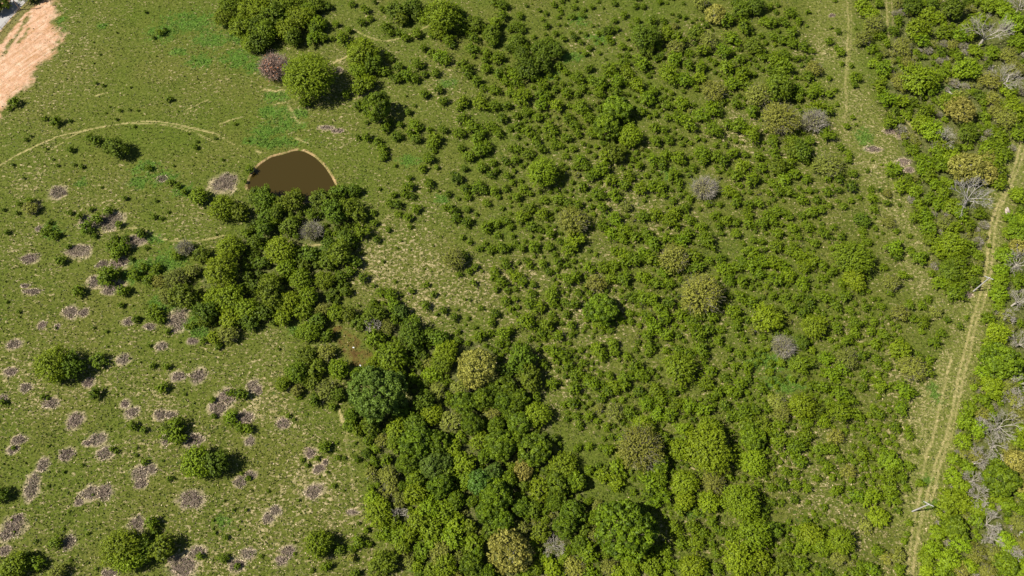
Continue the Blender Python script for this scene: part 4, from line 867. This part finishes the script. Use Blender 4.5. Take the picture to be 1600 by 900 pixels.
# --- labels: look first, then the nearest landmark and the order from it
LOOK = {'F': ('yellow-green', 'tree'), 'G': ('dark green', 'tree'), 'L': ('leafy bright green', 'tree'), 'O': ('blue-green', 'tree'),  # a few dark green trees at left only darken a lone tree's shaded side
        'T': ('thin grey-green', 'tree'), 'N': ('grey twiggy', 'bush'), 'Y': ('golden budding', 'tree'), 'W': ('lime green', 'tree'), 'J': ('green', 'shrub'), 'B': ('bare grey', 'bare tree'), 'H': ('dead brown', 'bramble')}
LAND = [(25, 885, 'the green thicket in the lower left corner'), (457, 268, 'the brown pond'), (427, 103, 'the dead red-brown tree'), (485, 125, 'the round tree beside the dead brown one'), (588, 169, 'the round dark bush above the pond'),
        (181, 230, 'the lone dark bush by the cattle path'), (50, 80, 'the bare sand'), (310, 723, 'the lone round tree lower left'), (85, 573, 'the lone tree at the left edge'),
        (205, 862, 'the lone tree near the lower left corner'), (978, 828, 'the round cauliflower-like tree'), (795, 862, 'the golden-tan tree'), (592, 612, 'the big blue-green oak'),
        (552, 545, 'the orange marsh'), (939, 482, 'the bright round tree left of the middle thicket'), (1097, 456, 'the olive bush right of centre'), (1101, 294, 'the bare grey bush in the thicket'),
        (1442, 790, 'the lower utility pole'), (1534, 443, 'the upper utility pole'), (1520, 310, 'the bare tree by the track'), (1332, 405, 'the bright tree between thicket and track'),
        (850, 272, 'the round tree in the upper middle'), (895, 345, 'the dark tree in the middle'), (692, 30, 'the bright tree at the top edge'), (1220, 185, 'the grey-olive bush upper right'),
        (1437, 122, 'the big lime tree upper right'), (1320, 130, 'the worn wheel ruts upper right'), (1110, 700, 'the wide olive tree lower right'), (1562, 562, 'the bright round tree right of the track'),
        (1235, 542, 'the grey twiggy bush lower right'), (747, 575, 'the tan-green budding tree'), (582, 508, 'the bare dark tree by the marsh'), (1045, 60, 'the dry slope at the top'), (350, 440, 'the tall trees left of the belt'),
        (1312, 845, 'the lone bright tree near the lower right'), (963, 190, 'the dark tree pair upper middle'), (700, 740, 'the tall wood at the bottom'), (1562, 750, 'the bare trees lower right')]
ORD = ['closest', 'second closest', 'third closest', 'fourth closest', 'fifth closest', 'sixth closest', 'seventh closest', 'eighth closest', 'ninth closest', 'tenth closest', 'eleventh closest', 'twelfth closest', 'thirteenth closest', 'fourteenth closest', 'fifteenth closest', 'sixteenth closest', 'seventeenth closest', 'eighteenth closest']
def size_word(r, noun):
    if noun == 'shrub': return 'large' if r > 17 else 'bushy' if r > 14 else 'mid-sized' if r > 12 else 'small'
    return 'big' if r > 24 else 'large' if r > 17 else 'mid-sized' if r > 13 else 'small'
used_labels = set(); nfall = []
def sector(dx, dy):
    return ('right of' if dx > 0 else 'left of') if abs(dx) > abs(dy) else ('below' if dy > 0 else 'above')
def make_labels(items, look, noun):
    """items [(px,py,r)] -> labels true by rank within the quarter-plane of a landmark"""
    A = np.array(items, float)
    best = [None] * len(A); cand = [[] for _ in A]
    for lx, ly, nm in LAND:
        dx, dy = A[:, 0] - lx, A[:, 1] - ly
        d = np.hypot(dx, dy)
        sec = [sector(a, b_) for a, b_ in zip(dx, dy)]
        for s in ('right of', 'left of', 'below', 'above'):
            ids = [i for i in range(len(A)) if sec[i] == s and d[i] > 3]
            ids.sort(key=lambda i: d[i])
            for k, i in enumerate(ids[:len(ORD)]): cand[i].append((k * 6 + d[i] * .3, k, s, nm))
    out = []
    for i in range(len(A)):
        cand[i].sort()
        lab = None
        for _, k, s, nm in cand[i]:
            l = f"{size_word(A[i, 2], noun)} {look} {noun}, {ORD[k]} {s} {nm}"
            if l not in used_labels and len(l.split()) <= 16: lab = l; break
        if lab is None:
            lab = f"{size_word(A[i, 2], noun)} {look} {noun} about {A[i, 0] / 16:.0f} percent across and {A[i, 1] / 9:.1f} percent down the photo"
            while lab in used_labels: lab = lab.replace('about', 'near', 1) if 'about' in lab else lab.replace('small', 'tiny') if 'small' in lab else lab + ' edge'
            nfall.append(lab)
        used_labels.add(lab); out.append(lab)
    return out
SPECIAL = {(427, 103): 'leafless dead tree, red-brown twigs with orange leaves, at the thicket edge', (485, 125): 'round yellow-green tree right beside the dead red-brown tree',
           (588, 169): 'dense round dark green bush alone on the grass above the pond', (978, 828): 'rounded bright green tree with cauliflower-like crown near the bottom edge',
           (181, 231): 'lone dark green bush just below the cattle path, left of the pond',
           (310, 722): 'lone round yellow-green tree in the bramble-dotted pasture, lower left', (85, 570): 'lone spreading yellow-green tree near the left edge of the pasture',
           (193, 855): 'large lone yellow-green tree near the lower left corner, dark shadow at its right', (797, 861): 'big golden-tan tree at the bottom edge, left of the cauliflower-like tree',
           (589, 614): 'massive blue-green oak just below the small orange marsh', (940, 482): 'bright rounded green tree standing out at the left of the middle thicket',
           (1095, 461): 'wide olive-grey half-leafed tree right of the photo centre', (1101, 294): 'pale bare twiggy bush alone in the upper middle of the thicket',
           (1332, 402): 'bright yellow-green tree at the thicket edge, left of the track and upper pole', (847, 270): 'round yellow-green tree in the upper middle thicket, left of the bare grey bush',
           (895, 345): 'round grey-green tree below the round yellow-green one in the upper middle', (691, 27): 'bright yellow-green tree touching the top edge left of centre',
           (1220, 185): 'wide olive-grey tree with a bare twiggy bush at its right, upper right', (1437, 122): 'big lime green tree right of the worn wheel ruts, upper right',
           (1107, 702): 'very wide yellow-green tree in the lower right thicket', (1562, 562): 'rounded bright green tree between the track and the right edge',
           (1222, 542): 'grey bare-twigged bush in the lower right thicket', (745, 575): 'golden-tan budding tree in the wood right of the orange marsh',
           (965, 172): 'dark leafy tree, upper one of the dark pair in the upper middle', (947, 197): 'dark leafy tree, lower one of the dark pair in the upper middle',
           (1312, 845): 'round yellow-green tree alone near the bottom edge, left of the track', (1000, 702): 'wide grey-green half-leafed tree left of the very wide yellow-green one'}
def special(p):
    for (x, y), l in SPECIAL.items():
        if abs(p[1] - x) < 5 and abs(p[2] - y) < 5 and p[3] > 12 and p[0] != 'J' and l not in used_labels:
            used_labels.add(l); return l
NAME = {'F': 'young_tree', 'G': 'dense_tree', 'L': 'broadleaf_tree', 'O': 'oak_tree', 'T': 'sparse_tree', 'Y': 'budding_tree', 'W': 'leafy_tree', 'D': 'dead_tree', 'N': 'twiggy_bush', 'J': 'shrub'}
GRP = {'F': 'yellow-green young trees', 'G': 'dark green dense trees', 'L': 'broadleaf trees of the wood', 'O': 'blue-green oak crowns', 'T': 'thin half-leafed grey-green trees', 'N': 'grey twiggy bushes', 'Y': 'golden budding trees', 'W': 'lime green trees of the right-hand wood', 'J': 'shrubs of the overgrown pasture'}
gp = np.random.default_rng(5)
def place(kind, Rm, x, y, label, group):
    cls = size_class(Rm)
    var = int(gp.integers(0, 8 if kind == 'J' else 4))
    mm = model_meshes(kind, cls, var)
    s = Rm / cls
    hz = gp.uniform(.9, 1.1)
    if kind == 'J':
        o = link(NAME[kind], mm[0])
    else:
        o = link(NAME[kind], None); o.empty_display_size = .5
        link('trunk', mm[1], o); link('crown', mm[0], o)
        if len(mm) > 3: link('branches', mm[3], o)
    o.location = (x, y, float(sample(Z, np.array([x]), np.array([y]))[0]) if core_xy(x, y) else 0)
    o.rotation_euler = (0, 0, gp.uniform(0, 6.283)); o.scale = (s * gp.uniform(.9, 1.1), s * gp.uniform(.9, 1.1), s * hz)
    return tag(o, label, 'shrub' if kind == 'J' else 'bush' if kind == 'N' else 'tree', group)
def core_xy(x, y): return abs(x) < 204 and 1 < y < 244

for kind in 'FGLOTNYWDJ':
    items = named if kind == 'J' else [p for p in trees if p[0] == kind]
    if not items: continue
    sp_ = [special(p) for p in items]
    lab = make_labels([(p[1], p[2], p[3]) for p in items], *LOOK.get(kind, ('dead brown', 'tree')))
    for p, l, s in zip(items, lab, sp_):
        Rm, x, y = real(*p)
        if kind == 'D': Rm *= .95
        place(kind, Rm, x, y, s or l, GRP.get(kind) if len(items) > 1 else None)

# --- bare trees
gb_ = np.random.default_rng(31)
bt = [p for p in trees if p[0] == 'B']
lab = make_labels([(p[1], p[2], p[3]) for p in bt], 'bare grey', 'leafless tree')
for p, l in zip(bt, lab):
    Rm = p[3] / ppm(p[1], p[2]); Hm = 1.45 * Rm
    x, y = at(p[1], p[2], .55 * Hm)
    segs = []
    f0 = np.array([0, 0, 0.]); top = np.array([gb_.normal(0, .05) * Rm, gb_.normal(0, .05) * Rm, Hm * .28])
    r0 = .045 * Rm + .05
    o = link('bare_tree', None); o.empty_display_size = .5
    tv, tf = limbs([(tuple(f0 - [0, 0, .2]), tuple(top * .5), r0 * 1.3, r0 * 1.1), (tuple(top * .5), tuple(top), r0 * 1.1, r0 * .9)], 6)
    nb = 8
    for k in range(nb):
        a = k * 6.283 / nb + gb_.uniform(-.3, .3); el = gb_.uniform(.35, 1.1)
        d = np.array([math.cos(a) * math.cos(el), math.sin(a) * math.cos(el), math.sin(el)])
        grow(top, d, Rm * gb_.uniform(.42, .6), r0 * .5, 3, segs, gb_, .5, .12)
    segs = [(a, b_, max(c * .7, .022), max(d * .7, .018)) for a, b_, c, d in segs]
    lv, lf = limbs(segs, 3)
    pm = M['grey'] if not (abs(p[1] - 1522) < 6 and p[2] < 320) else M['pale']
    link('trunk', mesh_from('trunk', tv, tf, [pm]), o); link('branches', mesh_from('branches', lv, lf, [pm]), o)
    o.location = (float(x), float(y), 0)
    tag(o, l, 'tree', 'leafless grey trees')

# --- dead bramble mats with a fringe of straw
gh = np.random.default_rng(37)
M['fringe'] = leaf_mat('straw_fringe', (.36, .29, .18), (.60, .50, .35), trans=0)
M['stem'] = leaf_mat('bramble_stem', (.125, .095, .068), (.27, .215, .16), trans=0)
lab = make_labels([(a, b_, c) for a, b_, c, d in brambles], 'dead grey-brown', 'bramble patch')
for (px, py, a, b_), l in zip(brambles, lab):
    k = ppm(px, py); A_, B_ = a / k * .93, b_ / k * .93
    x0, y0 = map(float, at(px, py, .2))
    n = int(60 + 36 * A_ * B_)
    an = gh.uniform(0, 6.283, n); rr = np.sqrt(gh.random(n))
    ph = gh.uniform(0, 6.283, 4)
    def edge(t): return 1 + .18 * np.sin(2 * t + ph[0]) + .15 * np.sin(3 * t + ph[1]) + .10 * np.sin(5 * t + ph[2]) + .06 * np.sin(8 * t + ph[3])
    e = edge(an)
    X, Y = rr * e * np.cos(an) * A_, rr * e * np.sin(an) * B_
    hh = (1 - rr ** 2) * .55 * min(1, A_ / 1.5) + .1
    zz = hh * gh.uniform(.2, 1, n)
    nr = np.stack([gh.normal(0, .8, n), gh.normal(0, .8, n), np.ones(n) * .8], 1)
    Vt, Ft = leaves(np.stack([X, Y, zz], 1), nr, .26, .16, gh)
    o = link('bramble_patch', None); o.empty_display_size = .5
    o.location = (x0, y0, float(sample(Z, np.array([x0]), np.array([y0]))[0]))
    # a second set of shorter, broader dead leaves under the stems closes the mat
    n2_ = int(n * .9); an = gh.uniform(0, 6.283, n2_); rr = np.sqrt(gh.random(n2_)) * .97; e = edge(an)
    V2, F2 = leaves(np.stack([rr * e * np.cos(an) * A_, rr * e * np.sin(an) * B_, gh.uniform(.05, .25, n2_)], 1), np.stack([gh.normal(0, .5, n2_), gh.normal(0, .5, n2_), np.ones(n2_)], 1), .2, .65, gh)
    link('dead_stems', mesh_from('dead_stems', np.vstack([Vt, V2]), np.vstack([Ft, F2 + len(Vt)]), [M['stem']], np.repeat(np.r_[gh.uniform(.25, .85, n), gh.uniform(.2, .65, n2_)], 4)), o)
    n3_ = int(20 + 26 * (A_ + B_)); an = gh.uniform(0, 6.283, n3_); e = edge(an) * gh.normal(1.08, .08, n3_)
    V3, F3 = leaves(np.stack([e * np.cos(an) * A_, e * np.sin(an) * B_, gh.uniform(.05, .18, n3_)], 1), np.stack([gh.normal(0, .5, n3_), gh.normal(0, .5, n3_), np.ones(n3_)], 1), .19, .45, gh)
    link('straw_fringe', mesh_from('straw_fringe', V3, F3, [M['fringe']], np.repeat(gh.uniform(0, 1, n3_), 4)), o)
    tag(o, l, 'bramble', 'dead bramble patches in the pasture')

# --- the uncounted rest of the thicket: one object
VV, FF, TT, MI = [], [], [], []
slots = {'J': 0, 'W': 1, 'G': 2, 'F': 3, 'L': 4, 'T': 5, 'N': 6}; nv = 0
gt = np.random.default_rng(41)
tiny = []
for _ in range(560):      # pea-sized seedlings on the open grass
    px, py = gt.uniform(-20, 1400), gt.uniform(-20, 920)
    tiny.append(['J', px, py, gt.uniform(.9, 2.0)])
tiny = [t for t in tiny if (sample(sdp, *map(np.atleast_1d, at(t[1], t[2])))[0]) > 2 and sample(sand, *map(np.atleast_1d, at(t[1], t[2])))[0] < .2 and sample(path, *map(np.atleast_1d, at(t[1], t[2])))[0] < .3]
for p in rest + fill + tiny:
    kind = p[0] if p[0] in slots else 'J'
    Rm, x, y = real(kind, p[1], p[2], p[3])
    cls = size_class(Rm)
    V, F, t, (tv, tf), (lv, lf), Hm = model(kind, cls, int(gt.integers(0, 8 if kind == 'J' else 4)))
    ml = np.full(len(F), slots[kind])
    if kind in 'TN':
        t = np.concatenate([t, np.zeros(len(lv))]); F = np.vstack([F, lf + len(V)]); V = np.vstack([V, lv]); ml = np.concatenate([ml, np.full(len(lf), 7)])
    s = Rm / cls; a = gt.uniform(0, 6.283); c, sn = math.cos(a), math.sin(a)
    if s < .6 and kind not in 'TN':   # seedlings: thin the leaves
        keep = gt.random(len(F)) < max(.12, s * s * 1.3); 
        V = V.reshape(-1, 4, 3)[keep]; t = t.reshape(-1, 4)[keep].ravel()
        mid_ = V.mean(1, keepdims=True); ml = ml[keep]; V = (mid_ + (V - mid_) * min(2.6, .75 / s)).reshape(-1, 3); F = np.arange(len(V)).reshape(-1, 4)
    Q = np.empty_like(V)
    Q[:, 0] = (V[:, 0] * c - V[:, 1] * sn) * s + x; Q[:, 1] = (V[:, 0] * sn + V[:, 1] * c) * s + y; Q[:, 2] = V[:, 2] * s
    VV.append(Q); FF.append(F + nv); nv += len(V)
    TT.append(np.clip(t + gt.normal(0, .13), 0, .95)); MI.append(ml)
VV = np.vstack(VV); FF = np.vstack(FF)
print('fallback labels', len(nfall), nfall[:5]); print('thicket faces', len(FF), 'fill', len(fill), 'named', len(named), 'rest', len(rest), 'trees', len(trees))
tag(link('shrub_thicket', mesh_from('shrub_thicket', VV, FF, [M[k] for k in slots] + [M['grey']], np.concatenate(TT), np.concatenate(MI))), kind='stuff')

# ------------------------------------------------------------------ poles, fence, stones, logs
def cyl(p0, p1, r0, r1, k=10):
    V, F = limbs([(p0, p1, r0, r1)], k)
    return V, F
def pole(px, py, h, ang, label, armlen=2.5, m_='polewood'):
    x, y = map(float, at(px, py))
    o = link('utility_pole', None); o.location = (x, y, 0); o.rotation_euler = (0, 0, ang)
    V, F = cyl((0, 0, -.3), (0, 0, h), .19, .13, 10)
    cap = np.array([[*V[10 + i][:2], h] for i in range(0, 10)])
    link('shaft', mesh_from('shaft', V, F, [M[m_]]), o)
    import bmesh
    def box(name, c, s, mm, par):
        bm = bmesh.new(); bmesh.ops.create_cube(bm, size=1)
        for v in bm.verts: v.co = Vector((v.co.x * s[0] + c[0], v.co.y * s[1] + c[1], v.co.z * s[2] + c[2]))
        bmesh.ops.bevel(bm, geom=bm.edges[:], offset=.015, segments=1, affect='EDGES')
        me = bpy.data.meshes.new(name); bm.to_mesh(me); bm.free(); me.materials.append(mm); return link(name, me, par)
    box('pole_cap', (0, 0, h + .03), (.3, .3, .06), M[m_], o)
    arm = box('crossarm', (0, .2, h - .35), (armlen, .16, .18), M[m_], o)
    for sx in (-.46, .46, 0.12):
        V, F = cyl((sx * armlen, .2, h - .27), (sx * armlen, .2, h - .02), .07, .05, 8)
        link('insulator', mesh_from('insulator', V, F, [M['darkmetal']]), arm)
    for s_ in (-1, 1):
        V, F = cyl((s_ * armlen * .3, .2, h - .42), (0, .13, h - 1.1), .035, .035, 6)
        link('brace', mesh_from('brace', V, F, [M[m_]]), o)
    return tag(o, label, 'utility pole', 'wooden power-line poles')
pole(1425.5, 799, 8.8, R(-30), 'weathered wooden utility pole beside the wheel ruts near the bottom')
pole(1521, 455, 8.4, R(-27), 'weathered wooden utility pole beside the track at the right-hand wood')
M['brownpole'] = bark('brown_pole', (.22, .16, .12), (.34, .26, .20))
pole(32, 15.5, 9.0, R(35), 'brown utility pole at the roadside in the top left corner', m_='brownpole')

# roadside fence in the top left corner
f = link('roadside_fence', None)
fl_ = [(-30, 88), (0, 50), (14, 34), (28, 19), (45, 1), (60, -14)]
fw = poly_w(fl_); f.location = (float(fw[2][0]), float(fw[2][1]), 0)
fl2 = smooth_poly(fw, 1, False); seg = []
for a, b_ in zip(fl2[:-1], fl2[1:]):
    L_ = np.linalg.norm(b_ - a); kk = max(1, int(L_ / 3.0))
    for i in range(kk):
        q = a + (b_ - a) * i / kk - fw[2]
        V, F = cyl((q[0], q[1], -.1), (q[0], q[1], 1.25), .08, .07, 6)
        link('post', mesh_from('post', V, F, [M['brownpole']]), f)
    for zr in (.5, .85, 1.15): seg.append(((*(a - fw[2]), zr), (*(b_ - fw[2]), zr), .035, .035))
V, F = limbs(seg, 4); link('rail', mesh_from('rail', V, F, [M['brownpole']]), f)
tag(f, 'thin brown post and rail fence along the grey road, top left', 'fence')

def stone(name, px, py, sx, sy, sz, rot, label, m_, cat):
    import bmesh
    from mathutils import noise as mn
    bm = bmesh.new(); bmesh.ops.create_icosphere(bm, subdivisions=3, radius=1)
    for v in bm.verts:
        v.co *= 1 + .25 * mn.noise(v.co * 1.6 + Vector((px, py, 0)))
        v.co = Vector((v.co.x * sx, v.co.y * sy, max(v.co.z, -.4) * sz))
    me = bpy.data.meshes.new(name); bm.to_mesh(me); bm.free(); me.materials.append(m_)
    o = link(name, me); x, y = at(px, py); o.location = (float(x), float(y), sz * .2); o.rotation_euler = (0, 0, rot)
    return tag(o, label, cat)
pale_stone = bark('pale_stone', (.30, .24, .20), (.48, .40, .35), 3)
white_stone = bark('white_stone', (.7, .72, .74), (.82, .84, .85), 3)
stone('stone_slab', 1574, 331, .75, 1.6, .3, R(-12), 'pale pinkish stone slab on the right edge of the farm track', pale_stone, 'stone')
stone('white_stone', 552.5, 543, .28, .22, .2, 0, 'small white stone in the middle of the orange marsh', white_stone, 'stone')
stone('white_stone', 563, 571.5, .22, .32, .2, .5, 'small white stone at the lower end of the orange marsh', white_stone, 'stone')
def log(p0, p1, r, label, mm='pale'):
    a = np.array(at(*p0)); b_ = np.array(at(*p1)); c = (a + b_) / 2
    g = np.random.default_rng(int(p0[0] * 7 + p0[1]))
    pts = [a - c]
    for i in range(1, 5): pts.append((a + (b_ - a) * i / 5) - c + g.normal(0, .12, 2))
    pts.append(b_ - c)
    segs = [((*pts[i], r + .25), (*pts[i + 1], r + .3), r * (1 - .12 * i), r * (1 - .12 * (i + 1))) for i in range(5)]
    for i in (2, 3, 4):
        d = g.normal(0, 1, 2); d /= np.linalg.norm(d)
        segs.append(((*pts[i], r + .3), (*(pts[i] + d * 1.4), r + .9), r * .45, r * .15))
    V, F = limbs(segs, 7)
    o = link('fallen_trunk', mesh_from('fallen_trunk', V, F, [M[mm]])); o.location = (*c, 0)
    tag(o, label, 'fallen trunk', 'fallen dead trunks in the right-hand wood')
log((1478, 144), (1488, 148.5), .22, 'short pale fallen trunk at the clearing below the big lime tree')
log((1555, 861), (1596, 862), .2, 'long grey fallen trunk lying level near the lower right corner')
log((1588, 838), (1600, 828), .25, 'short pale trunk slanting at the right edge, lower right')
log((1515, 729), (1536, 716), .22, 'pale fallen trunk slanting left of the bare trees, lower right')
log((1571, 130), (1584, 102), .24, 'long pale fallen trunk slanting near the upper right corner')
log((1553, 138), (1560, 125), .2, 'short grey broken trunk left of the long slanting one, upper right')
log((1561, 594), (1597, 590), .2, 'pale branching fallen trunk below the bright round tree, right edge')
